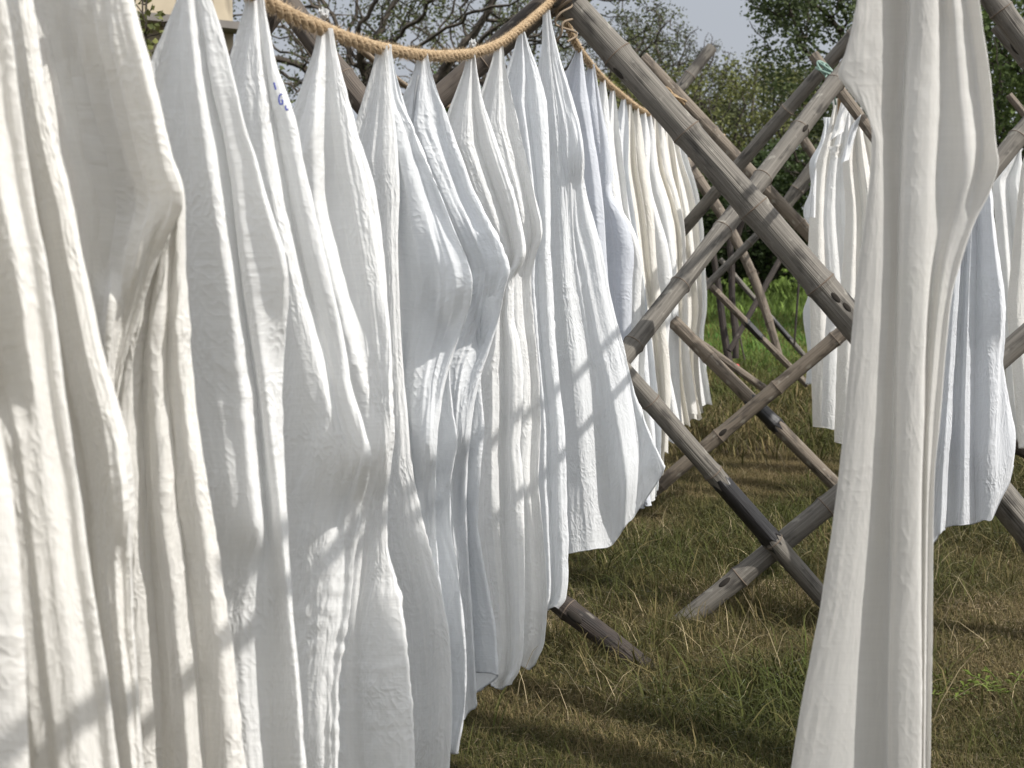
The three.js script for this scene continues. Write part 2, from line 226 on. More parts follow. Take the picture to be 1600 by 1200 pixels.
// lashings where the poles cross
function lashing(label, p, axis, r, n, mat, seed, tails = 2) {
  const rnd = rngOf(seed), g = base('rope_lashing', p), loops = [];
  for (let i = 0; i < n; i++) { const t = new THREE.TorusGeometry(r * (0.95 + 0.15 * rnd()), 0.007, 6, 22); t.scale(1, 1.15 + 0.2 * rnd(), 1); t.rotateX((rnd() - 0.5) * 0.7); t.rotateY((rnd() - 0.5) * 0.7); t.applyQuaternion(new THREE.Quaternion().setFromUnitVectors(new V3(0, 0, 1), axis)); t.translate((rnd() - 0.5) * 0.05, (rnd() - 0.5) * 0.05, (rnd() - 0.5) * 0.03); part('rope_turn', t, mat, g); }
  for (let i = 0; i < tails; i++) { const pts = [new V3(0, 0, 0.05)]; for (let k = 1; k < 6; k++) pts.push(new V3((rnd() - 0.5) * 0.1, -0.035 * k, 0.06 + (rnd() - 0.5) * 0.06)); part('loose_end', new THREE.TubeGeometry(new THREE.CatmullRomCurve3(pts), 18, 0.005, 5), mat, g); }
  return tag(g, label, 'rope lashing', 'rope lashings');
}
const dirOf = (a, b) => at(...b).sub(at(...a)).normalize();
lashing('coir rope lashing around the two poles crossing at the top', at(884, -2, 4.72), dirOf([838, -55, 4.72], [1700, 940, 4.62]), 0.066, 8, COIR_OLD, 5);
lashing('brown rope lashing with loose ends under the short upward bamboo end', at(1050, 158, 8.3), dirOf([1112, 74, 8.4], [960, 268, 8.35]), 0.072, 9, COIR, 6, 3);
{
  const green = new THREE.MeshStandardMaterial({ color: new THREE.Color().setRGB(0.16, 0.24, 0.2), roughness: 0.6 });
  lashing('faded green string tying the thin pole to the thick rising pole', at(1296, 114, 6.75), dirOf([1052, 376, 7.7], [1345, 42, 7.0]), 0.06, 4, green, 7, 2);
}

// ------------------------------------------------------------------ twisted coir ropes
function twisted(name, label, pts, r, turn, mat, hairs, seed) {
  const c = new THREE.CatmullRomCurve3(pts, false, 'centripetal'), len = c.getLength(), N = Math.round(len / 0.008), g = base(name);
  const fr = []; for (let i = 0; i <= N; i++) { const t = c.getTangentAt(i / N), p = c.getPointAt(i / N), a = new V3(0, 1, 0).addScaledVector(t, -t.y).normalize(), b = new V3().crossVectors(t, a); fr.push([p, a, b, t]); }
  for (let s = 0; s < 3; s++) {
    const q = []; for (let i = 0; i <= N; i++) { const [p, a, b] = fr[i], f = i / N * len / turn * Math.PI * 2 + s * Math.PI * 2 / 3; const lump = 0.58 + 0.05 * pn(i * 0.05, s * 7 + seed); q.push(p.clone().addScaledVector(a, Math.cos(f) * r * lump).addScaledVector(b, Math.sin(f) * r * lump)); }
    const tube = new THREE.TubeGeometry(new THREE.CatmullRomCurve3(q), Math.round(N * 0.8), r * 0.5, 9), uv = tube.attributes.uv; for (let i = 0; i < uv.count; i++) uv.setXY(i, uv.getX(i) * len / 0.08, uv.getY(i));
    part('strand', tube, mat, g);
  }
  if (hairs) {
    const rnd = rngOf(seed), h = new THREE.BufferGeometry(); h.setAttribute('position', new THREE.Float32BufferAttribute([-0.5, 0, 0, 0.5, 0, 0, 0.3, 0.5, 0.12, -0.3, 0.5, 0.12, 0, 1, 0.45], 3)); h.setIndex([0, 1, 2, 0, 2, 3, 3, 2, 4]); h.computeVertexNormals();
    const im = new THREE.InstancedMesh(h, new THREE.MeshStandardMaterial({ color: new THREE.Color().setRGB(0.56, 0.43, 0.28), roughness: 1, side: THREE.DoubleSide }), hairs), M = new THREE.Matrix4();
    for (let i = 0; i < hairs; i++) { const [p, a, b, t] = fr[Math.floor(rnd() * N)], f = rnd() * 6.283, out = a.clone().multiplyScalar(Math.cos(f)).addScaledVector(b, Math.sin(f)), dir = out.clone().addScaledVector(t, (rnd() - 0.5) * 2.4).normalize(), x = new V3().crossVectors(dir, t).normalize(), z = new V3().crossVectors(x, dir), L = 0.005 + 0.010 * rnd(); M.makeBasis(x.multiplyScalar(0.0009), dir.multiplyScalar(L), z.multiplyScalar(L)); M.setPosition(p.clone().addScaledVector(out, r * 0.85)); im.setMatrixAt(i, M); }
    im.name = 'coir_fibres'; tag(im, null, null, null, 'stuff'); g.add(im);
  }
  return tag(g, label, 'rope');
}
const onRow = (x, y, dz = 0) => hit(x, y, TIE1.clone().addScaledVector(SIDE, dz), SIDE);
const lineA = [[-500, -520], [-230, -292], [-90, -215], [40, -150], [165, -95], [295, -48], [395, -8], [450, 22], [503, 45], [560, 66], [597, 76], [660, 86], [700, 87], [737, 83], [780, 68], [816, 42], [855, 8], [872, -8], [884, 30], [894, 57], [906, 78], [922, 100], [946, 127], [975, 152], [1000, 171], [1018, 178], [1036, 173], [1052, 160]].map((q) => onRow(...q));
lineA.unshift(lineA[0].clone().addScaledVector(ROW, -1.6).add(new V3(0, 0.35, 0)));
lineA.push(TIE2.clone().addScaledVector(ROW, 1.6).add(new V3(0, -0.3, 0)), TIE2.clone().addScaledVector(ROW, 3.8).add(new V3(0, 0.05, 0)));
twisted('coir_rope', 'thick golden brown coir rope sagging over the white sheets', lineA, 0.0145, 0.115, COIR, 30000, 3);
const TIE_B = at(1318, 118, 6.9);
{ const p = at(1424, -118, 2.06); twisted('coir_rope', 'coir rope of the middle row running above the foreground sheet', [p.clone().addScaledVector(ROW, -3.4).add(new V3(0, 0.6, 0)), p.clone().addScaledVector(ROW, -1.4).add(new V3(0, 0.0, 0)), p, at(1394, 138, 2.9), at(1386, 165, 3.4), at(1376, 158, 4.2), at(1358, 125, 5.7), TIE_B, TIE_B.clone().addScaledVector(ROW, 2.2).add(new V3(0, -0.35, 0)), TIE_B.clone().addScaledVector(ROW, 4)], 0.016, 0.09, COIR, 0, 4); }
twisted('coir_rope', 'thin weathered rope of the row behind, dipping beneath the thick rope', [at(440, 10, 5.6), at(500, 35, 5.9), at(545, 62, 6.3), at(600, 108, 6.9), at(640, 138, 7.6), at(690, 165, 8.6), at(760, 150, 11)], 0.017, 0.07, COIR_OLD, 0, 5);

// ------------------------------------------------------------------ hanging sheets
// A sheet is a surface through its fold lines. A fold is a list of picture points from the rope to the hem, carried onto the upright plane of
// the sheet (square to the clothes line, through its tip) and moved out of that plane towards the viewer by `off` metres.
function track(p) {                                                         // [x, y, x, y ...] to x(y), a monotone curve
  const X = [], Y = []; for (let i = 0; i < p.length; i += 2) { X.push(p[i]); Y.push(p[i + 1]); }
  const n = X.length, d = [], m = []; for (let i = 0; i < n - 1; i++) d.push((X[i + 1] - X[i]) / (Y[i + 1] - Y[i]));
  for (let i = 0; i < n; i++) m.push(i === 0 ? d[0] : i === n - 1 ? d[n - 2] : d[i - 1] * d[i] <= 0 ? 0 : 2 * d[i - 1] * d[i] / (d[i - 1] + d[i]));
  const f = (y) => { if (y <= Y[0]) return X[0] + m[0] * (y - Y[0]) * 0.3; if (y >= Y[n - 1]) return X[n - 1]; let i = 0; while (y > Y[i + 1]) i++; const h = Y[i + 1] - Y[i], t = (y - Y[i]) / h, t2 = t * t, t3 = t2 * t; return (2 * t3 - 3 * t2 + 1) * X[i] + (t3 - 2 * t2 + t) * h * m[i] + (-2 * t3 + 3 * t2) * X[i + 1] + (t3 - t2) * h * m[i + 1]; };
  f.y0 = Y[0]; f.y1 = Y[n - 1]; return f;
}
const offOf = (o) => typeof o === 'number' ? () => o : track(o.map(([y, v]) => [v, y]).flat());
const sheetStats = { n: 0 };
function sheet(label, spec) {
  const { folds, tip, mat = 'white', seed = 1, crease = 1, nv = 170, nu = 16, shallow = 0.16, extras, group = 'white sheets drying on the line' } = spec;
  const P0 = spec.base ?? onRow(...tip), rnd = rngOf(seed * 97 + 5), ph = [rnd() * 90, rnd() * 90, rnd() * 90];
  const fs = folds.map((f) => ({ x: typeof f.x === 'function' ? f.x : track(f.x), y0: f.y0, y1: f.y1, off: offOf(f.off) })).map((f) => ({ ...f, y0: f.y0 ?? f.x.y0, y1: f.y1 ?? f.x.y1 }));
  const nrm = ROW.clone().negate();                                          // towards the viewer, along the line
  const rows = [];
  for (let j = 0; j <= nv; j++) {
    const v = j / nv, g = smooth(0, shallow, v);
    rows.push(fs.map((f) => { const y = lerp(f.y0, f.y1, v), o = f.off(y) * (0.25 + 0.75 * g) * smooth(-0.04, 0.05, v); return hit(f.x(y), y, P0.clone().addScaledVector(nrm, o), nrm); }));
  }
  const nf = fs.length, W = (nf - 1) * nu + 1, pts = [], S = [], T = [];
  const cr = (a, b, c, d, t) => { const t2 = t * t, t3 = t2 * t, k = 0.5; return new V3(...['x', 'y', 'z'].map((q) => b[q] + k * (c[q] - a[q]) * t + (2 * a[q] * k - (3 - k) * b[q] + (3 - 2 * k) * c[q] - k * d[q]) * t2 + (-k * a[q] + (2 - k) * b[q] + (k - 2) * c[q] + k * d[q]) * t3)); };
  const jr = Math.floor(nv * 0.7);
  for (let j = 0; j <= nv; j++) { const r = rows[j]; for (let i = 0; i < W; i++) { const k = Math.min(nf - 2, Math.floor(i / nu)), t = (i - k * nu) / nu; pts.push(cr(r[Math.max(0, k - 1)], r[k], r[k + 1], r[Math.min(nf - 1, k + 2)], t)); } }
  const su = [0]; for (let i = 1; i < W; i++) su.push(su[i - 1] + pts[jr * W + i].distanceTo(pts[jr * W + i - 1]));      // cloth metres across, down
  const tv = [0]; const ic = Math.floor(W * 0.5); for (let j = 1; j <= nv; j++) tv.push(tv[j - 1] + pts[j * W + ic].distanceTo(pts[(j - 1) * W + ic]));
  const pos = [], uv = [], idx = [], N = new V3(), A = new V3(), B = new V3();
  for (let j = 0; j <= nv; j++) for (let i = 0; i < W; i++) {
    const p = pts[j * W + i]; A.subVectors(pts[j * W + Math.min(W - 1, i + 1)], pts[j * W + Math.max(0, i - 1)]); B.subVectors(pts[Math.min(nv, j + 1) * W + i], pts[Math.max(0, j - 1) * W + i]); N.crossVectors(B, A).normalize();
    const v = j / nv, s = su[i] + ph[0], t = tv[j] + ph[1], env = smooth(0.0, 0.12, v);
    const lean = s + 0.16 * t;                                               // drag lines lean with the cloth
    const un = i / (W - 1) * nf, wl = clamp(A.length() * W * 0.5 / 0.45, 0.15, 1.3);               // folds run straight from the tip and fan out with the cloth
    const fan = (k, q, o) => { const a = Math.abs(pn(un * k + o + 0.25 * pn(t * 0.8 + o, un * 0.7), ph[2] + o + t * q)); return 0.45 - Math.pow(a, 0.75); };
    const pleat = (fan(1.3, 0.22, 3) * 0.0125 + (fan(3.2, 0.35, 17) * 0.0075 + fan(7.5, 0.6, 41) * 0.0042) * (1 - 0.55 * smooth(0.2, 0.6, v)) * smooth(-0.35, 0.3, pn(s * 2.2 + 9, t * 0.9))) * wl * (1 - 0.3 * smooth(0.35, 0.9, v)) * (spec.fan ?? 1);
    const drag = (Math.abs(pn(lean * 30, t * 3.0)) - 0.25) * 0.0075 * smooth(-0.1, 0.45, pn(s * 3.3, t * 2.1 + 50)) + (Math.abs(pn(lean * 58, t * 9 + 9)) - 0.25) * 0.0022;
    const rump = (Math.abs(pn(s * 19, t * 24)) - 0.25) * 0.0055 * smooth(0.15, 0.55, pn(s * 2.6 + 20, t * 2.3));
    const d = env * (pleat + crease * (drag + rump)) * (spec.fine ?? 1);
    p.userN = N.clone(); pos.push(p.x + N.x * d - P0.x, p.y + N.y * d - P0.y + 0.016 * (1 - smooth(0, 0.022, v)), p.z + N.z * d - P0.z); uv.push(s, t);
  }
  for (let j = 0; j < nv; j++) for (let i = 0; i < W - 1; i++) { const a = j * W + i; idx.push(a, a + W, a + 1, a + 1, a + W, a + W + 1); }
  const g = base(spec.name ?? 'hanging_sheet', P0);
  part('drape', geom(pos, idx, uv), COT[mat], g);
  { const q = []; for (let i = 0; i < W; i += 2) { const k = (nv * W + i) * 3; q.push(new V3(pos[k], pos[k + 1], pos[k + 2])); } part('hem', new THREE.TubeGeometry(new THREE.CatmullRomCurve3(q), W, 0.0022, 4), COT[mat], g); }
  if (spec.tuckY > 0.04) {                                                       // the corner pushed through the twist of the rope
    const tk = new THREE.IcosahedronGeometry(1, 3), a = tk.attributes.position; for (let i = 0; i < a.count; i++) { const q = new V3().fromBufferAttribute(a, i), k = 1 + 0.55 * pn(q.x * 2.3 + seed, q.y * 2.3 + q.z * 1.9 + seed * 2); a.setXYZ(i, q.x * k * 0.010, q.y * k * 0.012 + (q.y > 0 ? 0.006 * pn(q.x * 5, q.z * 5 + seed) : 0), q.z * k * 0.015); }
    tk.translate(0.004, spec.tuckY ?? 0.034, -0.006); tk.computeVertexNormals(); part('tucked_corner', tk, COT[mat], g);
  }
  if (extras) extras({ g, pos, W, nv, nu, P0 });
  sheetStats.n++;
  return tag(g, label, 'hanging sheet', group);
}
// a sheet of the near run: visible between the right outline of the nearer sheet and its own
let prevR = null;
function near(label, tip, R, o = {}) {
  const [tx, ty] = tip, Rt = track(R), pR = prevR, pad = o.pad ?? 45, sl = o.slope ?? 0.36, hemL = o.hemL ?? Rt.y1;
  const Lx = (y) => Math.max(pR ? pR(y) - pad : -1e9, tx - 5 - sl * (y - ty) - (o.lbow ?? 0) * smooth(0, 160, y - ty));
  Lx.y0 = ty; Lx.y1 = hemL;
  const mids = o.mids ?? [[0.28, -0.035], [0.5, 0.02], [0.7, -0.015], [0.88, 0.02]];
  const tent = (y) => tx - 5 - sl * (y - ty) - (o.lbow ?? 0) * smooth(0, 160, y - ty);
  const folds = [{ x: (y) => Math.max((pR ? pR(y) : tent(y)) - pad - 60, tent(y) + 5), y0: ty, y1: hemL, off: -0.06 * (o.depth ?? 1) }, { x: Lx, y0: ty, y1: hemL, off: (o.lOff ?? -0.028) * (o.depth ?? 1) }];
  for (const [f, off] of mids) folds.push({ x: typeof f === 'number' ? (y) => lerp(Lx(y), Rt(y), f) : track(f), y0: ty, y1: typeof f === 'number' ? lerp(hemL, Rt.y1, f) + (o.hemWave ?? 14) * Math.sin(f * 17 + tx) : f[f.length - 1], off: typeof off === 'number' ? off * (o.depth ?? 1) : off });
  folds.push({ x: Rt, y0: ty, y1: Rt.y1, off: o.rOff ?? 0 });
  const lowT = o.low ? track(o.low) : null; if (lowT) folds.push({ x: (y) => Math.min(lowT(y), Rt(y)) - 14, y0: ty, y1: lowT.y1, off: -0.045 }, { x: lowT, off: -0.015 });
  const bk = o.back ?? -0.07;
  folds.push({ x: (y) => lerp(Lx(y), Rt(y), 0.72) - 4, y0: ty, y1: Rt.y1 - 8, off: bk }, { x: (y) => lerp(Lx(y), Rt(y), 0.2), y0: ty, y1: Rt.y1 - 14, off: bk * 1.3 });
  prevR = lowT ? (y) => Math.max(Rt(y), lowT(y)) : Rt;
  return sheet(label, { ...o, folds, tip });
}
const nearGroup = { group: 'white sheets along the near left line' };
near('sheet at the far lower left corner, only its edge in view', [-230, -260], [-225, -260, -60, 400, 0, 690, 22, 850, 33, 1000, 45, 1330], { mat: 'warm', seed: 1, hemL: 1330, ...nearGroup, pad: 0, slope: 0.3 });
near('leftmost big warm white sheet, crinkled, with a grey hollow half way down', [-90, -190], [-85, -190, 8, 0, 25, 130, 50, 300, 75, 440, 95, 600, 115, 720, 140, 900, 165, 1060, 195, 1300], { mat: 'warm', seed: 2, slope: 0.5, pad: 120, back: -0.05, mids: [[0.3, [[-190, -0.02], [480, 0.0], [640, -0.045], [720, 0.02], [1300, 0.0]]], [0.55, [[-190, 0.02], [400, -0.01], [600, -0.04], [700, 0.025], [1300, 0.02]]], [0.78, 0.025], [0.9, 0.005]], ...nearGroup });
near('warm white sheet second from the left edge, long beige fold beside a bright rim', [32, -130], [36, -130, 48, 0, 70, 150, 90, 240, 107, 300, 130, 420, 160, 560, 185, 650, 202, 740, 206, 800, 203, 870, 205, 960, 212, 1060, 228, 1300], { mat: 'warm', seed: 3, pad: 30, back: -0.06, mids: [[0.2, -0.06], [0.45, -0.05], [0.7, 0.015], [0.88, [[-130, 0.02], [600, 0.02], [790, 0.045], [900, 0.0], [1300, 0.02]]]], ...nearGroup });
near('warm white sheet with a big baggy pocket and pointed elbow high on the left', [165, -75], [178, -75, 208, 0, 225, 70, 241, 130, 258, 200, 272, 260, 285, 305, 284, 322, 266, 362, 248, 402, 230, 455, 212, 510, 196, 560, 186, 605, 176, 680, 170, 900, 170, 1300], { mat: 'warm', seed: 4, slope: 1.7, pad: 20, back: -0.05, rOff: [[-75, 0], [150, 0.02], [305, 0.06], [400, 0.0], [520, -0.02], [1300, -0.04]], mids: [[0.25, -0.06], [0.5, [[-75, -0.02], [250, -0.075], [420, -0.05], [470, 0.02], [600, 0.0], [1300, -0.05]]], [0.74, [[-75, 0.0], [120, -0.01], [310, 0.01], [400, 0.035], [520, -0.02], [1300, -0.05]]], [0.9, [[-75, 0.03], [150, 0.035], [300, 0.06], [400, 0.02], [520, -0.02], [1300, -0.05]]]], ...nearGroup });
near('finely creased ivory sheet below the baggy pocket, falling past the frame', [198, -62], [204, -62, 214, 60, 232, 135, 262, 235, 286, 325, 286, 400, 290, 500, 298, 600, 311, 690, 326, 790, 341, 890, 360, 1020, 372, 1130, 386, 1300], { mat: 'warm', seed: 5, pad: 40, back: -0.05, crease: 1.7, mids: [[0.18, -0.05], [0.36, 0.012], [0.52, -0.02], [0.66, 0.02], [0.78, -0.008], [0.9, 0.022]], ...nearGroup });
near('tall white sheet with a grey sunken valley and a crumpled elbow low on its left', [295, -40], [330, 0, 345, 40, 362, 110, 385, 200, 400, 246, 415, 300, 432, 352, 447, 402, 452, 440, 447, 520, 437, 640, 442, 800, 452, 950, 463, 1060, 478, 1300], { mat: 'white', seed: 6, slope: 0.3, lbow: 12, pad: 30, back: -0.06, rOff: [[-40, 0], [400, 0.03], [600, -0.02], [1300, 0]], mids: [[[281, -40, 280, 120, 288, 260, 292, 420, 320, 600, 345, 740, 352, 850, 350, 1000, 370, 1300], [[-40, 0.0], [100, -0.03], [420, -0.035], [640, -0.01], [780, 0.02], [900, -0.005], [1300, 0.0]]], [[292, -40, 305, 120, 330, 300, 352, 440, 374, 600, 390, 740, 398, 822, 386, 900, 376, 1000, 400, 1300], [[-40, 0.02], [300, 0.025], [600, 0.03], [815, 0.055], [880, 0.01], [1000, 0.0], [1300, 0.005]]], [[302, -40, 328, 120, 358, 260, 366, 340, 380, 470, 398, 600, 415, 800, 425, 950, 430, 1300], -0.02], [[308, -40, 340, 120, 372, 280, 385, 380, 404, 520, 420, 650, 437, 800, 449, 940, 460, 1060, 474, 1300], 0.02]], ...nearGroup });
near('white sheet with a blue ink laundry mark near its tip', [393, -8], [410, -8, 432, 100, 450, 150, 462, 185, 475, 255, 486, 300, 500, 365, 512, 418, 525, 475, 535, 525, 550, 610, 565, 670, 573, 712, 569, 740, 560, 800, 550, 880, 544, 960, 534, 1010, 527, 1080, 524, 1300], {
  mat: 'white', seed: 7, slope: 0.3, pad: 40, back: -0.08, crease: 1.3, rOff: [[-8, 0], [500, 0.02], [712, 0.075], [790, 0.0], [1300, 0]],
  mids: [[0.22, -0.02], [[396, -8, 402, 120, 412, 230, 430, 330, 448, 402, 470, 500, 494, 600, 515, 680, 505, 780, 490, 900, 490, 1300], [[-8, 0.03], [400, 0.03], [680, 0.05], [800, 0.01], [1300, 0.02]]], [[400, -8, 416, 120, 440, 240, 456, 330, 480, 440, 508, 560, 528, 640, 545, 705, 532, 800, 518, 900, 510, 1050, 508, 1300], [[-8, 0.0], [400, -0.01], [600, 0.03], [705, 0.06], [790, -0.01], [900, 0.02], [1300, -0.01]]], [[405, -8, 424, 110, 446, 200, 470, 320, 494, 430, 520, 530, 542, 630, 560, 705, 552, 780, 541, 880, 530, 980, 518, 1080, 516, 1300], [[-8, 0.015], [500, 0.02], [705, 0.085], [790, 0.0], [1300, 0.01]]]],
  extras({ g, pos, W, P0 }) {                                               // inked marks lie on the cloth
    const strokes = [[[428, 129], [431, 140]], [[441, 147], [437, 149], [436, 156], [438, 163], [441.5, 162], [441.5, 157], [439.5, 156]], [[446, 165], [447.5, 172], [450.5, 171]]];
    const nrm = ROW.clone().negate(), surf = (x, y) => { let best = 1e9, out = null; for (let i = 0; i < pos.length; i += 3) { const q = new V3(pos[i], pos[i + 1], pos[i + 2]).add(P0), c = q.clone().sub(EYE).applyMatrix4(fwdM.clone().invert()), sx = 800 - c.x / c.z * F, sy = 600 + c.y / c.z * F, d = (sx - x) ** 2 + (sy - y) ** 2 + Math.max(0, -c.z - 2.35) * 60; const e = (sx - x) ** 2 + (sy - y) ** 2 < 30 ? -c.z : 50 + d; if (e < best) { best = e; out = -c.z; } } return at(x, y, out - 0.007).sub(P0); };
    for (const s of strokes) part('laundry_mark', new THREE.TubeGeometry(new THREE.CatmullRomCurve3(s.map(([x, y]) => surf(x, y))), 16, 0.0017, 5), inkMat, g);
  }, ...nearGroup });
near('white sheet tied by a wide tuft under the rope, its inner flap folded bright', [503, 56], [520, 56, 540, 140, 556, 210, 570, 252, 582, 296, 590, 345, 597, 407, 602, 480, 608, 550, 607, 620, 611, 686, 608, 710, 602, 800, 603, 850, 616, 900, 627, 960, 634, 1020, 642, 1110, 652, 1290], {
  mat: 'white', seed: 8, slope: 0.35, pad: 40, back: -0.08, crease: 1.2, rOff: [[56, 0], [400, 0.0], [640, 0.06], [760, 0.0], [1300, 0]], tuckY: 0.047,
  mids: [[0.2, -0.02], [[503, 56, 494, 130, 492, 180, 487, 240, 492, 320, 520, 440, 545, 540, 566, 620, 575, 700, 562, 800, 556, 900, 540, 1050, 540, 1290], [[56, 0.03], [180, 0.055], [300, 0.03], [620, 0.04], [720, 0.05], [800, 0.0], [1290, 0.01]]], [[508, 56, 515, 140, 520, 220, 535, 330, 556, 440, 572, 540, 588, 620, 594, 690, 580, 790, 572, 880, 560, 1000, 565, 1290], [[56, -0.01], [300, -0.02], [600, 0.03], [690, 0.06], [780, -0.01], [1290, -0.02]]], [[514, 56, 528, 140, 545, 240, 562, 330, 578, 425, 593, 520, 600, 620, 604, 690, 594, 790, 590, 870, 585, 1000, 600, 1290], [[56, 0.02], [500, 0.025], [690, 0.075], [780, 0.005], [1290, 0.02]]]],
  ...nearGroup });
near('white sheet whose long smooth fold runs straight down under the lowest rope loop', [594, 82], [606, 96, 612, 150, 618, 220, 622, 300, 620, 380, 622, 450, 626, 540, 634, 640, 642, 720, 655, 790, 672, 860, 690, 930, 703, 1010, 706, 1100, 700, 1230], { mat: 'white', seed: 9, slope: 0.3, pad: 30, back: -0.06, mids: [[0.3, -0.015], [0.6, 0.012], [0.85, 0.02]], hemL: 1230, lOff: -0.02, ...nearGroup });
near('white sheet with a bright hooked elbow beneath the rope dip', [601, 80], [612, 92, 622, 150, 640, 190, 656, 232, 682, 290, 712, 365, 731, 410, 738, 442, 733, 480, 720, 520, 706, 555, 692, 605, 683, 690, 680, 800, 690, 950, 700, 1172], { mat: 'cool', seed: 10, low: [612, 92, 640, 195, 664, 300, 688, 420, 700, 520, 703, 600, 707, 640, 714, 690, 710, 720, 704, 760, 705, 825, 713, 870, 722, 950, 729, 1040, 727, 1100, 714, 1176], slope: 0.2, pad: 25, back: -0.06, crease: 1.2, hemL: 1168, hemWave: 8, noTuck: 1, rOff: [[80, 0], [300, 0.02], [440, 0.07], [530, 0.01], [620, 0.03], [800, 0.01], [1180, 0]], mids: [[0.3, -0.03], [0.55, [[80, 0.02], [400, 0.03], [500, -0.02], [660, 0.03], [760, 0.0], [1180, -0.015]]], [0.8, [[80, 0.02], [300, 0.0], [440, 0.06], [520, -0.02], [685, 0.06], [780, -0.02], [900, 0.01], [1180, 0.015]]]], ...nearGroup });
near('cool white sheet with a stitched hem seam near its tip and two stacked elbows', [659, 93], [666, 93, 680, 140, 695, 172, 707, 212, 722, 252, 738, 297, 760, 340, 784, 388, 794, 420, 787, 450, 780, 490, 764, 545, 747, 592, 733, 670, 727, 780, 733, 920, 744, 1100], { mat: 'cool', seed: 11, low: [668, 93, 702, 205, 730, 320, 744, 440, 750, 540, 751, 610, 755, 662, 752, 695, 748, 755, 745, 810, 753, 870, 765, 935, 774, 990, 777, 1055], slope: 0.42, pad: 30, hemL: 1150, hemWave: 4, rOff: [[93, 0], [300, 0.02], [420, 0.075], [520, 0.01], [620, 0.03], [800, 0.01], [1120, 0]], mids: [[0.25, -0.03], [0.5, [[93, 0.025], [380, 0.02], [480, -0.01], [660, 0.03], [780, 0.0], [1100, 0.01]]], [0.78, [[93, 0.0], [300, 0.0], [415, 0.06], [500, -0.025], [672, 0.05], [760, -0.02], [900, 0.01], [1100, -0.01]]]], ...nearGroup,
  extras({ g, pos, W }) { const q = []; const i = Math.round(W * 0.27); for (let j = 4; j < 34; j++) { const k = (j * W + i) * 3; q.push(new V3(pos[k], pos[k + 1], pos[k + 2]).addScaledVector(ROW, -0.003)); } part('hem_seam', new THREE.TubeGeometry(new THREE.CatmullRomCurve3(q), 60, 0.0045, 5), COT.cool, g); } });
near('white sheet under the rope just right of its lowest point, one sharp mid elbow', [736, 92], [742, 92, 755, 160, 767, 200, 785, 255, 800, 300, 812, 350, 818, 394, 812, 412, 800, 435, 799, 490, 809, 540, 815, 600, 811, 690, 816, 750, 818, 825, 819, 900, 818, 1000, 812, 1045, 799, 1066], { mat: 'white', seed: 12, tuckY: 0.044, slope: 0.37, pad: 30, hemL: 1080, rOff: [[92, 0], [300, 0.02], [394, 0.06], [450, 0.0], [1066, 0]], mids: [[0.25, -0.03], [0.5, 0.02], [0.72, -0.02], [0.86, 0.02]], ...nearGroup });
near('narrow white sheet where the rope starts to climb', [779, 79], [786, 79, 792, 115, 802, 160, 815, 217, 825, 260, 834, 300, 846, 366, 838, 395, 830, 440, 834, 500, 839, 550, 843, 600, 845, 668, 841, 740, 850, 850, 855, 940, 850, 1004, 838, 1033], { mat: 'white', seed: 13, slope: 0.35, pad: 28, hemL: 1040, rOff: [[79, 0], [300, 0.02], [366, 0.05], [440, 0.0], [1040, 0]], mids: [[0.3, -0.03], [0.55, 0.015], [0.8, -0.01]], ...nearGroup });
near('white sheet just left of the longest tip below the pole crossing', [815, 57], [820, 57, 830, 80, 841, 112, 852, 160, 857, 240, 858, 320, 858, 380, 861, 430, 866, 525, 873, 600, 881, 675, 886, 825, 887, 900, 883, 935, 872, 950], { mat: 'cool', seed: 14, slope: 0.35, pad: 26, hemL: 955, hemWave: 8, mids: [[0.3, -0.03], [0.5, 0.02], [0.65, -0.01], [0.82, 0.025]], ...nearGroup });
sheet('last near sheet, longest thin tip, flaring to a wide curved hem beside the poles', { mat: 'cool', seed: 15, crease: 0.7, tip: [855, 22], ...nearGroup, nv: 190, folds: [
  { x: [848, 22, 846, 80, 840, 112, 835, 300, 835, 600, 850, 880], off: -0.06 },
  { x: [850, 22, 850, 60, 849, 110, 856, 220, 858, 400, 866, 600, 884, 866], off: [[22, -0.01], [200, -0.03], [600, -0.03], [866, 0.02]] },
  { x: [853, 22, 858, 110, 866, 220, 876, 330, 885, 470, 900, 600, 915, 760, 925, 858], off: [[22, 0.01], [300, 0.02], [600, 0.03], [858, 0.03]] },
  { x: [855, 22, 864, 110, 880, 200, 888, 290, 896, 400, 912, 500, 930, 590, 945, 700, 952, 780, 955, 852], off: [[22, 0.0], [250, 0.03], [380, 0.0], [600, -0.01], [852, -0.02]] },
  { x: [857, 22, 868, 95, 886, 170, 900, 225, 899, 262, 900, 330, 917, 420, 936, 520, 955, 600, 973, 700, 980, 760, 978, 820], off: [[22, 0.01], [150, 0.02], [228, 0.05], [300, 0.0], [500, 0.01], [740, 0.045], [820, 0.0]] },
  { x: [859, 22, 865, 50, 876, 95, 896, 160, 908, 212, 912, 235, 911, 280, 917, 315, 932, 375, 947, 462, 962, 525, 980, 597, 990, 660, 998, 720, 995, 800], off: [[22, 0], [200, 0.03], [235, 0.06], [290, 0.0], [600, -0.01], [800, -0.02]] },
  { x: [859, 22, 865, 52, 874, 97, 893, 165, 904, 215, 908, 240, 908, 285, 916, 318, 933, 378, 949, 465, 964, 527, 984, 600, 1002, 648, 1017, 684, 1038, 729], off: [[22, -0.02], [300, -0.05], [600, -0.03], [729, 0.02]] },
  { x: [856, 22, 862, 80, 880, 170, 890, 240, 895, 400, 930, 600, 970, 760], off: -0.1 } ] });

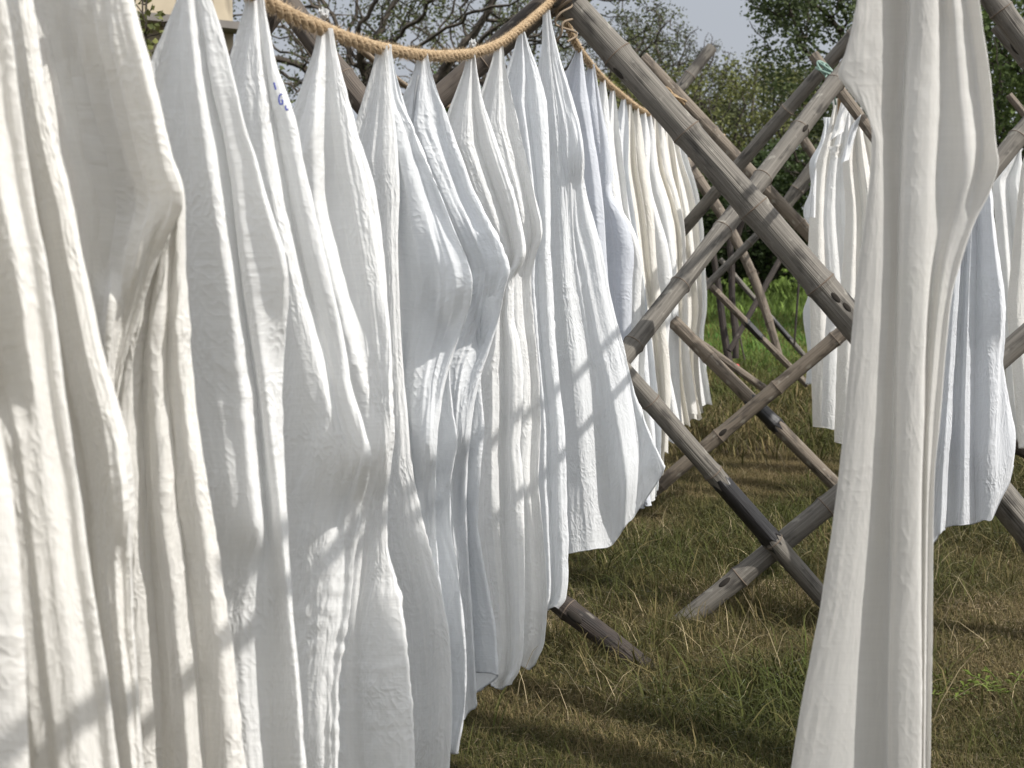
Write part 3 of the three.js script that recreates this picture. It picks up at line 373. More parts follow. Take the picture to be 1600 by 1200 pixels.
// the second stretch of the same line, from the first pole crossing to the next
{
  const keys = [[0, [905, 70, 912, 120, 921, 180, 930, 250, 938, 310, 948, 420, 962, 520, 980, 600, 998, 700, 1008, 792]],
    [0.09, [925, 98, 935, 155, 947, 207, 957, 250, 960, 277, 962, 300, 985, 345, 993, 392, 988, 440, 990, 560, 1005, 680, 1014, 782]],
    [0.30, [957, 142, 968, 190, 984, 270, 996, 330, 1008, 420, 1014, 500, 1020, 600, 1027, 690, 1026, 768]],
    [0.60, [1000, 174, 1015, 220, 1034, 290, 1046, 350, 1052, 430, 1058, 520, 1063, 600, 1068, 670]],
    [1.0, [1058, 186, 1072, 240, 1086, 292, 1093, 340, 1100, 420, 1106, 480, 1103, 520, 1110, 600, 1114, 631]]].map(([k, p]) => [k, track(p)]);
  const tips = [[905, 70], [924, 98], [942, 124], [957, 142], [974, 155], [983, 164], [994, 171], [1005, 176], [1014, 182], [1022, 186], [1031, 188], [1040, 188], [1049, 186], [1058, 184]];
  const tones = ['blue', 'blue', 'white', 'white', 'cool', 'cream', 'cream', 'white', 'white', 'cream', 'warm', 'cream', 'warm', 'white'];
  const names = ['thin bluish sheet first after the pole crossing', 'pale blue sheet with a rounded folded flap, second after the crossing', 'white sheet third after the crossing, notched tip', 'white sheet fourth after the crossing', 'cool white sheet fifth after the crossing',
    'cream sheet sixth after the crossing', 'cream sheet seventh after the crossing, tip near the rope', 'white sheet eighth after the crossing, beige behind it', 'broad white sheet ninth after the crossing', 'cream sheet tenth after the crossing, mostly behind the thickest pole',
    'warm white sheet eleventh after the crossing with a grey curved fold', 'cream sheet twelfth after the crossing, behind the rising pole', 'warm sheet thirteenth after the crossing, hem folded', 'last white sheet of the left line, its edge against the grass'];
  let prev = track([859, 22, 880, 110, 912, 235, 917, 315, 962, 525, 984, 600, 1010, 690, 1020, 790]);
  tips.forEach((tip, n) => {
    const k = n / 13, rnd = rngOf(500 + n * 7), a = keys.filter((q) => q[0] <= k + 1e-6).pop(), b = keys.find((q) => q[0] >= k - 1e-6), t = b[0] > a[0] ? (k - a[0]) / (b[0] - a[0]) : 0;
    const ty = tip[1], hem = lerp(a[1].y1, b[1].y1, t) + (rnd() - 0.5) * 16, ph = rnd() * 6;
    const R = (y) => { const f = (y - ty) / (hem - ty), X = (q) => q(lerp(q.y0, q.y1, f)); return lerp(X(a[1]), X(b[1]), t) + (3 + 4 * ((n * 37) % 5) / 4) * Math.sin(y * (0.012 + 0.004 * (n % 4)) + ph) * smooth(0, 0.25, f) + (n === 1 ? 0 : 0); };
    R.y0 = ty; R.y1 = hem; const R0 = tip[0] + 3 - R(ty), RR = (y) => R(y) + R0 * (1 - smooth(0, 0.2, (y - ty) / (hem - ty))); const P = prev, L = (y) => Math.max(P(y) - 16, tip[0] - 2 - 0.30 * (y - ty)); L.y0 = ty; L.y1 = hem + 8;
    const mid = (f, off, dy) => ({ x: (y) => lerp(L(y), RR(y), f), y0: ty, y1: hem + dy, off });
    const fl = [{ x: (y) => L(y) - 22 * smooth(0, 120, y - ty), y0: ty, y1: hem + 5, off: -0.07 }, { x: L, y0: ty, y1: hem + 6, off: -0.03 }];
    const nm = 2 + Math.floor(rnd() * 2); for (let q = 1; q <= nm; q++) fl.push(mid(q / (nm + 1), (q % 2 ? -0.028 : 0.03) * (0.7 + 0.6 * rnd()), (rnd() - 0.5) * 8));
    fl.push({ x: RR, y0: ty, y1: hem, off: 0 }, mid(0.6, -0.06, -4), mid(0.1, -0.08, -4));
    const Rw = (y) => RR(y); Rw.y0 = ty; Rw.y1 = hem; prev = Rw;
    sheet(names[n], { mat: tones[n], seed: 30 + n, tip, folds: fl, nv: 110, nu: 9, crease: 0.9, fine: 0.8, tuckY: 0.03, group: 'sheets along the far half of the left line', extras: n === 1 ? ({ g, P0 }) => {
      // the rounded flap of the pale blue sheet
      const ps = [], id = [], uvv = [], nr = ROW.clone().negate(); const rows = 26, cols = 8, Le = track([926, 100, 934, 180, 938, 240, 936, 290]), Re = track([929, 100, 940, 165, 952, 225, 959, 275]);
      for (let j = 0; j <= rows; j++) for (let i = 0; i <= cols; i++) { const v = j / rows, u = i / cols, y = lerp(100, lerp(296, 280, u * u), v) , x = lerp(Le(y), Re(Math.min(y, 279)), u), q = hit(x, y, P0.clone().addScaledVector(nr, 0.05 + 0.03 * Math.sin(u * 3.1) * v), nr).sub(P0); ps.push(q.x, q.y, q.z); uvv.push(u * 0.2, v * 0.9); }
      for (let j = 0; j < rows; j++) for (let i = 0; i < cols; i++) { const q = j * (cols + 1) + i; id.push(q, q + cols + 1, q + 1, q + 1, q + cols + 1, q + cols + 2); }
      part('folded_flap', geom(ps, id, uvv), COT.blue, g);
    } : null });
  });
}

// the middle row: the sheet right in front of the camera and the far group
sheet('big translucent off-white sheet hanging alone in the right foreground', { mat: 'gauze', seed: 60, base: at(1420, -150, 2.05), noTuck: 1, crease: 0.6, fine: 0.55, fan: 0.22, nv: 190, nu: 18, shallow: 0.02, group: 'sheets of the middle line', folds: [
  { x: [1400, -150, 1385, 0, 1372, 120, 1366, 190, 1372, 300, 1360, 500, 1345, 700, 1310, 900, 1275, 1100, 1255, 1420], off: -0.05 },
  { x: [1362, -150, 1345, -20, 1328, 60, 1313, 108, 1309, 119, 1313, 124, 1334, 152, 1356, 182, 1363, 212, 1353, 330, 1341, 420, 1329, 540, 1315, 700, 1286, 920, 1247, 1130, 1205, 1420], off: 0.004 },
  { x: [1366, -150, 1350, 0, 1344, 120, 1358, 175, 1372, 230, 1366, 380, 1356, 520, 1342, 700, 1318, 920, 1288, 1130, 1250, 1420], off: 0.014 },
  { x: [1386, -150, 1386, 0, 1384, 200, 1390, 400, 1380, 600, 1366, 800, 1346, 1000, 1320, 1420], off: -0.004 },
  { x: [1412, -150, 1418, 0, 1409, 200, 1403, 400, 1396, 600, 1392, 800, 1388, 1000, 1382, 1420], off: -0.065 },
  { x: [1420, -150, 1426, 0, 1418, 150, 1411, 300, 1406, 500, 1403, 700, 1398, 900, 1391, 1080, 1392, 1420], off: 0.014 },
  { x: [1440, -150, 1456, 0, 1450, 200, 1446, 350, 1440, 500, 1436, 700, 1433, 900, 1436, 1080, 1430, 1420], off: 0.022 },
  { x: [1450, -150, 1474, 0, 1474, 150, 1470, 300, 1456, 450, 1448, 600, 1442, 800, 1440, 1000, 1438, 1420], off: -0.012 },
  { x: [1458, -150, 1490, 0, 1500, 120, 1512, 255, 1496, 330, 1472, 430, 1458, 560, 1450, 700, 1446, 900, 1444, 1100, 1442, 1420], off: [[-150, 0.02], [120, 0.004], [255, 0.016], [350, 0.0], [500, 0.008], [1420, 0.006]] },
  { x: [1464, -150, 1508, 0, 1524, 120, 1534, 230, 1515, 330, 1488, 420, 1470, 540, 1460, 660, 1452, 780, 1450, 900, 1448, 1100, 1446, 1420], off: [[-150, 0.0], [120, -0.02], [230, -0.015], [350, 0.0], [1420, -0.01]] },
  { x: [1470, -150, 1526, -20, 1538, 60, 1547, 120, 1553, 190, 1557, 232, 1560, 252, 1559, 262, 1547, 298, 1521, 350, 1501, 410, 1486, 470, 1478, 550, 1468, 660, 1460, 750, 1458, 850, 1457, 1000, 1453, 1200, 1450, 1420], off: [[-150, 0], [180, 0.005], [255, 0.02], [350, 0.0], [1420, 0]] },
  { x: [1462, -150, 1515, 0, 1535, 120, 1545, 245, 1500, 380, 1470, 550, 1450, 750, 1448, 1000, 1440, 1420], off: -0.05 } ] });
const tipAt = (x, y, d) => at(x, y, d);
function farSheet(label, tipP, L, hemR, R, o) {
  const Lt = track(L), Rt = track(R), ty = tipP[1], fl = [{ x: (y) => Lt(y) + 10, y0: ty, y1: Lt.y1, off: -0.05 }, { x: Lt, off: 0 }], n = o.n ?? 5;
  for (let q = 1; q < n; q++) fl.push({ x: (y) => lerp(Lt(y), Rt(y), q / n), y0: ty, y1: lerp(Lt.y1, Rt.y1, q / n) + 6 * Math.sin(q * 5 + o.seed), off: (q % 2 ? 0.035 : -0.03) * (0.6 + 0.5 * Math.abs(Math.sin(q * 3 + o.seed))) });
  fl.push({ x: Rt, off: 0 }, { x: (y) => Rt(y) - 12, y0: ty, y1: Rt.y1, off: -0.06 });
  return sheet(label, { tip: tipP, base: tipAt(...tipP), folds: fl, nv: 110, nu: 10, crease: 0.8, fine: 0.8, ...o });
}
const midG = { group: 'sheets of the middle line' };
farSheet('white sheet nearest in the far middle group, ragged tip', [1342, 172, 6.9], [1338, 172, 1326, 205, 1318, 262, 1322, 330, 1316, 430, 1308, 560, 1304, 690], 690, [1346, 172, 1380, 300, 1396, 500, 1400, 690], { seed: 71, mat: 'warm', ...midG });
farSheet('white sheet with a stiff pointed tip, second in the far middle group', [1326, 164, 7.4], [1322, 164, 1306, 215, 1292, 275, 1286, 340, 1292, 460, 1286, 560, 1283, 664], 664, [1330, 164, 1350, 300, 1370, 500, 1372, 668], { seed: 72, mat: 'white', ...midG });
farSheet('thin white sheet leaning left, third in the far middle group', [1308, 158, 7.9], [1305, 158, 1292, 208, 1276, 256, 1267, 312, 1263, 400, 1266, 500, 1270, 666], 666, [1312, 158, 1335, 300, 1350, 500, 1352, 660], { seed: 73, mat: 'warm', ...midG });
farSheet('rearmost sheet of the far middle group with a wavy left edge', [1293, 187, 8.4], [1290, 187, 1281, 224, 1265, 258, 1268, 292, 1256, 330, 1264, 372, 1256, 420, 1264, 455, 1255, 490, 1263, 560, 1259, 600], 600, [1298, 187, 1320, 300, 1330, 500, 1330, 605], { seed: 74, mat: 'cool', ...midG });
// turned-over corners on the far group
function flap(label, pts, d, mat, seed) {                                    // [x, y] outline of four corners, bowed, at distance d
  const P = pts.map(([x, y], i) => at(x, y, d - (i % 2 ? 0.05 : 0))), o = P[0].clone(), ps = [], id = [], uv = [], n = 10;
  for (let j = 0; j <= n; j++) for (let i = 0; i <= n; i++) { const u = i / n, v = j / n, q = P[0].clone().lerp(P[1], u).lerp(P[3].clone().lerp(P[2], u), v).addScaledVector(ROW, -0.035 * Math.sin(u * 3.14) * (0.5 + v) - 0.02 * pn(u * 3 + seed, v * 3)).sub(o); ps.push(q.x, q.y, q.z); uv.push(u * 0.25, v * 0.35); }
  for (let j = 0; j < n; j++) for (let i = 0; i < n; i++) { const q = j * (n + 1) + i; id.push(q, q + n + 1, q + 1, q + 1, q + n + 1, q + n + 2); }
  const g = base('hand_towel', o); part('drape', geom(ps, id, uv), COT[mat], g); return tag(g, label, 'cloth', 'small cloths in the far middle group');
}
flap('small bright cloth in the far middle group, upper tip by the rope', [[1314, 160], [1328, 162], [1318, 206], [1297, 220]], 7.2, 'white', 1);
flap('small bluish cloth hanging edge on in the far middle group', [[1330, 196], [1346, 178], [1326, 250], [1313, 256]], 6.75, 'cool', 2);
flap('small cream cloth square beneath the bright cloth of the far group', [[1294, 230], [1318, 224], [1312, 246], [1300, 250]], 7.0, 'warm', 3);
flap('small grey white cloth low on the left of the far group', [[1268, 282], [1276, 262], [1274, 340], [1258, 340]], 7.7, 'cool', 5);

// the right row
sheet('bluish white sheet with a rounded hem, right of the foreground sheet', { mat: 'slate', seed: 80, base: at(1518, 20, 4.3), crease: 0.8, nv: 130, shallow: 0.1, group: 'sheets of the right line', folds: [
  { x: [1513, 15, 1490, 300, 1476, 500, 1462, 700, 1448, 850], off: -0.06 },
  { x: [1514, 15, 1498, 300, 1484, 450, 1472, 600, 1463, 760, 1459, 848], off: 0.0 },
  { x: [1515, 15, 1504, 300, 1494, 450, 1484, 600, 1474, 740, 1470, 832], off: 0.03 },
  { x: [1516, 15, 1512, 300, 1504, 450, 1496, 600, 1490, 740, 1484, 822], off: -0.03 },
  { x: [1518, 15, 1519, 300, 1514, 450, 1509, 600, 1507, 720, 1506, 820], off: 0.025 },
  { x: [1519, 15, 1527, 300, 1526, 450, 1523, 600, 1522, 720, 1524, 817], off: -0.03 },
  { x: [1521, 15, 1535, 300, 1538, 420, 1541, 520, 1545, 640, 1540, 740, 1538, 812], off: 0.02 },
  { x: [1524, 15, 1546, 300, 1555, 390, 1566, 470, 1567, 500, 1563, 545, 1562, 580, 1560, 680, 1562, 760, 1553, 806], off: [[15, 0], [470, 0.05], [560, 0], [806, 0.02]] },
  { x: [1524, 15, 1546, 302, 1556, 392, 1567, 472, 1568, 505, 1565, 550, 1572, 600, 1580, 645, 1587, 682, 1583, 730], off: -0.04 },
  { x: [1521, 15, 1540, 300, 1545, 500, 1550, 650, 1560, 740], off: -0.08 } ] });
const LINE3 = (z) => at(1305 + 916 / z, 360 - (0.94 + 0.03 * Math.cos(z * 1.3)) * F / z, z);
twisted('coir_rope', 'coir rope of the right line, out of the frame for most of its length', [0.9, 1.7, 2.5, 3.3, 3.8, 4.3].map((z) => LINE3(z).add(new V3(0, 0.03, 0))).concat([LINE3(4.3).addScaledVector(ROW, 1.2), LINE3(4.3).addScaledVector(ROW, 2.4)]), 0.016, 0.09, COIR, 0, 8);
[[1.2, 'white sheet beside the camera on the right line'], [1.55, 'white sheet on the right line level with the foreground sheet'], [1.9, 'white sheet on the right line just past the foreground sheet'], [2.25, 'white sheet midway along the right line, outside the frame'], [2.6, 'white sheet next before the bluish one on the right line, tip outside'], [2.9, 'white sheet closest in front of the bluish one on the right line']].forEach(([z, label], n) => {
  const P = LINE3(z), k = F / z, tx = 1305 + 916 / z, ty = 360 - (P.y - 1.6) * k, hem = 360 + (1.28 - 0.05 * n % 0.1) * k, w = 0.42 * k;
  const f = (a, b, off) => ({ x: [tx + a * 0.02 * w, ty, tx + a * 0.35 * w, lerp(ty, hem, 0.35), tx + b * w, hem], off });
  sheet(label, { mat: 'white', seed: 90 + n, base: P, nv: 90, nu: 10, group: 'sheets of the right line', folds: [f(0.02, 0.03, -0.04), f(0.03, 0.04, 0), f(0.25, 0.2, 0.04), f(0.45, 0.4, -0.03), f(0.65, 0.6, 0.04), f(0.85, 0.8, -0.02), f(1, 1, 0), f(0.9, 0.9, -0.06)] });
});
farSheet('white sheet at the right edge whose pointed tip meets the pole', [1592, 236, 7.3], [1589, 236, 1572, 258, 1551, 286, 1556, 350, 1562, 420, 1567, 520, 1574, 610, 1586, 688], 688, [1595, 236, 1604, 330, 1612, 500, 1618, 700], { seed: 81, mat: 'white', n: 4, group: 'sheets of the right line' });
farSheet('white sheet mostly cut off by the right edge, in front of the pointed one', [1612, 222, 6.9], [1608, 222, 1596, 262, 1588, 330, 1580, 410, 1574, 480, 1584, 600, 1592, 700], 700, [1618, 222, 1650, 400, 1670, 700], { seed: 82, mat: 'warm', n: 4, group: 'sheets of the right line' });

// ------------------------------------------------------------------ trees: branches grow toward scattered points of the crown
const bark = (() => { const t = tex(256, 512, (u, v) => { const k = 0.5 + 0.5 * fbm(u * 10, v * 8, 5, 8, 141), c = Math.abs(pn(u * 14, v * 7, 14, 7, 143)); return [0.30, 0.27, 0.235].map((x) => x * (0.55 + 0.6 * k) * (0.6 + 0.6 * smooth(0.02, 0.2, c))); }, true); return new THREE.MeshStandardMaterial({ map: t, bumpMap: t, bumpScale: 0.02, roughness: 0.95 }); })();
const leafMat = new THREE.MeshPhysicalMaterial({ vertexColors: true, roughness: 0.8, specularIntensity: 0.35, transmission: 0.3, thickness: 0, side: THREE.DoubleSide });
function tree(name, label, spec) {
  const { seed, foot, trunk, crown, n = 1600, step = 0.22, kill = 0.4, reach = 3, tip = 0.011, leaves, sides = 3, lean = [0, 0], group, cat = 'tree', zig = 0.45 } = spec;
  const rnd = rngOf(seed), P = [], par = [], kids = [], att = [];
  const add = (p, q) => { P.push(p); par.push(q); kids.push([]); if (q >= 0) kids[q].push(P.length - 1); return P.length - 1; };
  let last = add(new V3(0, -0.1, 0), -1); for (let h = step; h <= trunk; h += step) last = add(new V3(lean[0] * h / trunk + 0.08 * pn(h, seed), h, lean[1] * h / trunk + 0.08 * pn(h + 30, seed)), last);
  let guard = 0; while (att.length < n && guard++ < n * 40) { const e = crown[Math.floor(rnd() * crown.length)], d = new V3(rnd() * 2 - 1, rnd() * 2 - 1, rnd() * 2 - 1); if (d.lengthSq() > 1) continue; if (d.y < -(e[6] ?? 1)) continue; if (d.lengthSq() < (e[7] ?? 0)) continue; const q = new V3(e[0] + d.x * e[3], e[1] + d.y * e[4], e[2] + d.z * e[5]); if (pn(q.x * 0.55 + seed, q.y * 0.7 + q.z * 0.55) < (spec.gap ?? -0.2)) continue; att.push({ q, d: 1e9, k: -1 }); }
  let from = 0; const scan = (lo, hi) => { for (const a of att) for (let k = lo; k < hi; k++) { const dx = a.q.x - P[k].x, dy = a.q.y - P[k].y, dz = a.q.z - P[k].z, dd = dx * dx + dy * dy + dz * dz; if (dd < a.d) { a.d = dd; a.k = k; } } };
  scan(0, P.length); from = P.length;
  for (let it = 0; it < 140 && att.length; it++) {
    const pull = new Map(); for (const a of att) if (a.d < (it < 25 ? 1e4 : reach * reach)) { const v = a.q.clone().sub(P[a.k]).normalize(); pull.has(a.k) ? pull.get(a.k).add(v) : pull.set(a.k, v); }
    if (!pull.size) break; from = P.length;
    for (const [k, v] of pull) { v.normalize().add(new V3(rnd() - 0.5, rnd() - 0.5, rnd() - 0.5).multiplyScalar(zig * 2)).normalize(); add(P[k].clone().addScaledVector(v, step * (0.8 + 0.4 * rnd())), k); }
    scan(from, P.length); const kk = kill * kill; for (let i = att.length - 1; i >= 0; i--) if (att[i].d < kk) { att[i] = att[att.length - 1]; att.pop(); }
    if (P.length > (spec.max ?? 9000)) break;
  }
  const R = new Array(P.length).fill(0); for (let k = P.length - 1; k >= 0; k--) { if (!kids[k].length) R[k] = tip; else { let s = 0; for (const c of kids[k]) s += R[c] ** 2.15; R[k] = Math.max(tip, s ** (1 / 2.15)); } }
  const g = base(name, foot), acc = { t: [[], [], []], b: [[], [], []] };
  const tube = (line, acc, sd) => { const [pos, uv, idx] = acc, k0 = pos.length / 3; let v = 0; line.forEach((k, i) => { const p = P[k], t = P[line[Math.min(line.length - 1, i + 1)]].clone().sub(P[line[Math.max(0, i - 1)]]).normalize(), a = new V3(t.y + 0.3, -t.x, t.z * 0.5 + 0.2).cross(t).normalize(), b = new V3().crossVectors(t, a), r = i === 0 && line.length > 1 ? Math.min(R[k], R[line[1]] * 1.25) : R[k] * (i === line.length - 1 ? 0.6 : 1); for (let s = 0; s <= sd; s++) { const f = s / sd * 6.2832; pos.push(p.x + (a.x * Math.cos(f) + b.x * Math.sin(f)) * r, p.y + (a.y * Math.cos(f) + b.y * Math.sin(f)) * r, p.z + (a.z * Math.cos(f) + b.z * Math.sin(f)) * r); uv.push(s / sd * Math.max(1, Math.round(R[k] * 8)), v); } v += step; }); const w = sd + 1; for (let j = 0; j < line.length - 1; j++) for (let s = 0; s < sd; s++) { const q = k0 + j * w + s; idx.push(q, q + 1, q + w, q + 1, q + w + 1, q + w); } };
  const stack = [[-1, 0]]; while (stack.length) { const [p, s] = stack.pop(), line = p >= 0 ? [p, s] : [s]; let k = s; while (kids[k].length) { let best = kids[k][0]; for (const c of kids[k]) if (R[c] > R[best]) best = c; for (const c of kids[k]) if (c !== best) stack.push([k, c]); line.push(best); k = best; } const big = R[line[Math.min(1, line.length - 1)]]; tube(line, big > 0.055 ? acc.t : acc.b, big > 0.1 ? 9 : big > 0.04 ? 5 : sides); }
  part('trunk', geom(acc.t[0], acc.t[2], acc.t[1]), bark, g); if (acc.b[0].length) part('branches', geom(acc.b[0], acc.b[2], acc.b[1]), bark, g);
  if (leaves) {
    const tips = []; for (let k = 0; k < P.length; k++) if (R[k] < (leaves.thin ?? 0.025) && P[k].y > (leaves.low ?? 0)) tips.push(k);
    const pos = [], col = [], idx = [], c = new THREE.Color();
    for (let i = 0; i < leaves.n; i++) {
      const k = tips[Math.floor(rnd() * tips.length)], clump = pn(P[k].x * 0.8 + 5, P[k].y * 0.8 + P[k].z * 0.8 + seed); if (clump < (leaves.bare ?? -0.5)) continue;
      const sp = leaves.spread ?? 0.25, q = P[k].clone().add(new V3(rnd() - 0.5, rnd() - 0.5, rnd() - 0.5).multiplyScalar(2 * sp)), s = leaves.size * (0.6 + 0.8 * rnd());
      const a = new V3(rnd() - 0.5, (rnd() - 0.5) * 0.7 - 0.1, rnd() - 0.5).normalize(), b = new V3(rnd() - 0.5, (rnd() - 0.5) * 0.5, rnd() - 0.5).cross(a).normalize().multiplyScalar(s * 0.34), d = new V3().crossVectors(a, b).normalize().multiplyScalar(s * 0.12), o = pos.length / 3;
      const T = (u, w, h) => pos.push(q.x + a.x * u * s + b.x * w + d.x * h, q.y + a.y * u * s + b.y * w + d.y * h, q.z + a.z * u * s + b.z * w + d.z * h);
      T(0, 0, 0); T(0.45, 1, 1); T(1, 0, -0.6); T(0.45, -1, 1); idx.push(o, o + 1, o + 2, o, o + 2, o + 3);
      const m = clamp(rnd() * 0.7 + 0.3 * (clump + 0.5)); for (let e = 0; e < 4; e++) for (let z = 0; z < 3; z++) col.push(lerp(leaves.dark[z], leaves.light[z], m));
    }
    const lg = geom(pos, idx); lg.setAttribute('color', new THREE.Float32BufferAttribute(col, 3)); part('crown', lg, leafMat, g);
  }
  return tag(g, label, cat, group ?? 'trees around the yard');
}
const grd = (x, d) => { const p = at(x, 360, d); p.y = 0; return p; };
// crown ellipsoids: x, y, z from the foot, half sizes, how far below its middle it reaches
const OLIVE = { dark: [0.035, 0.045, 0.018], light: [0.12, 0.135, 0.055] }, GREEN = { dark: [0.025, 0.045, 0.014], light: [0.10, 0.15, 0.04] }, YELLOW = { dark: [0.05, 0.065, 0.02], light: [0.19, 0.20, 0.06] };
tree('rain_tree', 'spreading bare branched tree filling the view above the near ropes', { seed: 11, foot: grd(610, 27), trunk: 3.4, crown: [[-1.4, 6.6, 0, 4.6, 2.6, 3.2, 0.75], [2.6, 6.9, 0.5, 3.6, 2.2, 3.2, 0.7], [-2.2, 5.4, 1.5, 3, 1.4, 2, 1]], n: 2600, kill: 0.34, step: 0.19, tip: 0.013, max: 11000, gap: -0.1, leaves: { n: 14000, size: 0.075, spread: 0.16, bare: 0.0, ...OLIVE } });
tree('rain_tree', 'bare twiggy tree behind the pole crossing, paler and further off', { seed: 12, foot: grd(850, 40), trunk: 4, crown: [[0, 7.4, 0, 5.4, 2.0, 3.5, 0.8], [-3.5, 7.2, 0, 3.5, 2.2, 3, 0.8]], n: 2200, kill: 0.42, step: 0.24, tip: 0.016, max: 8000, gap: -0.15, leaves: { n: 12000, size: 0.095, spread: 0.22, bare: -0.05, ...OLIVE } });
tree('rain_tree', 'dome shaped twiggy tree standing clear against the sky at top centre', { seed: 13, foot: grd(1030, 48), trunk: 4.6, crown: [[-0.7, 7.9, 0, 3.5, 2.35, 3, 0.75], [0.8, 7.2, 0, 2.3, 1.5, 2.4, 0.8]], n: 2300, kill: 0.34, step: 0.2, tip: 0.016, max: 8500, gap: -0.35, leaves: { n: 13000, size: 0.085, spread: 0.2, bare: -0.1, dark: [0.04, 0.045, 0.025], light: [0.11, 0.12, 0.06] } });
tree('wild_tree', 'loose olive tree with pale bare twigs below the dome shaped tree', { seed: 14, foot: grd(1130, 36), trunk: 1.6, crown: [[0.3, 4.4, 0, 3.4, 2.3, 2.5, 0.9], [-2.2, 4.8, 0, 2.2, 1.7, 2, 0.9]], n: 2300, kill: 0.3, step: 0.18, tip: 0.014, max: 8500, gap: -0.3, leaves: { n: 20000, size: 0.10, spread: 0.24, bare: -0.15, ...YELLOW, dark: [0.04, 0.05, 0.018] } });
tree('wild_tree', 'low dark bushy tree under the crossing poles, its crown near the ground', { seed: 15, foot: grd(1190, 27), trunk: 0.5, crown: [[0.4, 2.0, 0, 2.3, 1.6, 1.8, 1], [-1.3, 1.6, 0, 1.5, 1.2, 1.5, 1]], n: 1700, kill: 0.24, step: 0.15, tip: 0.012, max: 6500, gap: -0.4, leaves: { n: 24000, size: 0.12, spread: 0.22, bare: -0.3, ...GREEN, light: [0.07, 0.10, 0.03] } });
tree('leafy_tree', 'tall leafy green tree behind the foreground sheet, overhanging to the left', { seed: 16, foot: grd(1390, 22), trunk: 2.2, crown: [[-0.5, 5.2, 0, 2.4, 2.3, 2.2, 1], [1.6, 5, 0, 2.4, 2.4, 2, 1], [-1.8, 5.9, 0.4, 1.2, 0.8, 1, 1], [-0.9, 3.2, 0, 1.5, 1.1, 1.4, 1]], n: 2300, kill: 0.26, step: 0.16, tip: 0.011, max: 9000, gap: -0.16, leaves: { n: 36000, size: 0.08, spread: 0.26, bare: -0.15, ...GREEN, dark: [0.035, 0.05, 0.02], light: [0.13, 0.165, 0.065] } });
tree('leafy_tree', 'dense dark leafy tree filling the right edge above the white sheets', { seed: 17, foot: grd(1680, 17), trunk: 1.8, crown: [[0, 4.2, 0, 2.0, 2.6, 1.8, 1], [-0.6, 2.6, 0, 1.3, 1.3, 1.3, 1]], n: 1700, kill: 0.24, step: 0.15, tip: 0.01, max: 7000, gap: -0.3, leaves: { n: 28000, size: 0.08, spread: 0.24, bare: -0.2, ...GREEN, light: [0.14, 0.19, 0.05] } });
tree('wild_tree', 'hazy olive tree at the back right of the meadow, behind the rising poles', { seed: 20, foot: grd(1215, 58), trunk: 2, crown: [[0, 6.2, 0, 4.6, 3.2, 3, 1], [-4, 5.2, 0, 3.2, 2.8, 2.5, 1]], n: 2300, kill: 0.45, step: 0.28, tip: 0.02, max: 8000, gap: -0.4, leaves: { n: 30000, size: 0.15, spread: 0.38, bare: -0.3, dark: [0.05, 0.06, 0.03], light: [0.15, 0.165, 0.07] } });
tree('wild_tree', 'grey green tree far back between the dome shaped tree and the bare one', { seed: 21, foot: grd(930, 62), trunk: 2.4, crown: [[0, 6.0, 0, 5.5, 2.8, 3, 1]], n: 1800, kill: 0.45, step: 0.28, tip: 0.02, max: 7000, gap: -0.35, leaves: { n: 22000, size: 0.15, spread: 0.38, bare: -0.25, dark: [0.05, 0.058, 0.03], light: [0.13, 0.145, 0.07] } });
tree('green_bush', 'bright green bush seen between the sheet tips under the near rope', { seed: 18, foot: grd(690, 31), trunk: 0.8, crown: [[0, 3.6, 0, 1.9, 1.9, 1.6, 1], [1.6, 3.2, 0, 1.5, 1.6, 1.4, 1]], n: 1200, kill: 0.26, step: 0.17, tip: 0.012, max: 4500, leaves: { n: 20000, size: 0.13, spread: 0.24, bare: -0.3, dark: [0.03, 0.055, 0.015], light: [0.12, 0.20, 0.05] } });
tree('green_bush', 'shadowy bush at the lower left between the first two sheets in view', { seed: 19, foot: grd(430, 24), trunk: 0.8, crown: [[0, 3.0, 0, 1.4, 1.7, 1.4, 1]], n: 900, kill: 0.26, step: 0.17, tip: 0.012, max: 4000, leaves: { n: 9000, size: 0.12, spread: 0.24, bare: -0.2, ...OLIVE } });
for (const [i, x, d, w, h, label] of [[0, 1080, 56, 4.5, 2.4, 'hedge like shrub far back beneath the olive tree'], [1, 1230, 50, 4, 2.2, 'far shrub at the end of the sunny meadow'], [2, 1400, 52, 5, 2.6, 'far shrub hidden behind the foreground sheet'], [3, 930, 58, 5, 2.8, 'far shrub behind the second run of sheets'], [4, 1560, 40, 3.5, 2.6, 'far shrub at the right edge below the dark tree']])
  tree('far_shrub', label, { seed: 40 + i, foot: grd(x, d), trunk: 0.3, crown: [[0, h * 0.55, 0, w, h * 0.55, 1.6, 1]], n: 700, kill: 0.4, step: 0.26, tip: 0.014, max: 2600, gap: -0.4, cat: 'shrub', group: 'shrubs at the end of the meadow', leaves: { n: 9000, size: 0.2, spread: 0.4, bare: -0.4, dark: [0.03, 0.045, 0.018], light: [0.10, 0.14, 0.05] } });
// thin twig in front of the house
tree('small_tree', 'thin twiggy sapling with yellowish leaves in front of the tan house', { seed: 60, foot: grd(226, 12.5), trunk: 2.2, crown: [[0, 3.6, 0, 0.6, 0.9, 0.5, 1]], n: 160, kill: 0.2, step: 0.12, tip: 0.008, max: 1200, gap: -0.5, leaves: { n: 420, size: 0.09, spread: 0.1, bare: -0.2, ...YELLOW } });

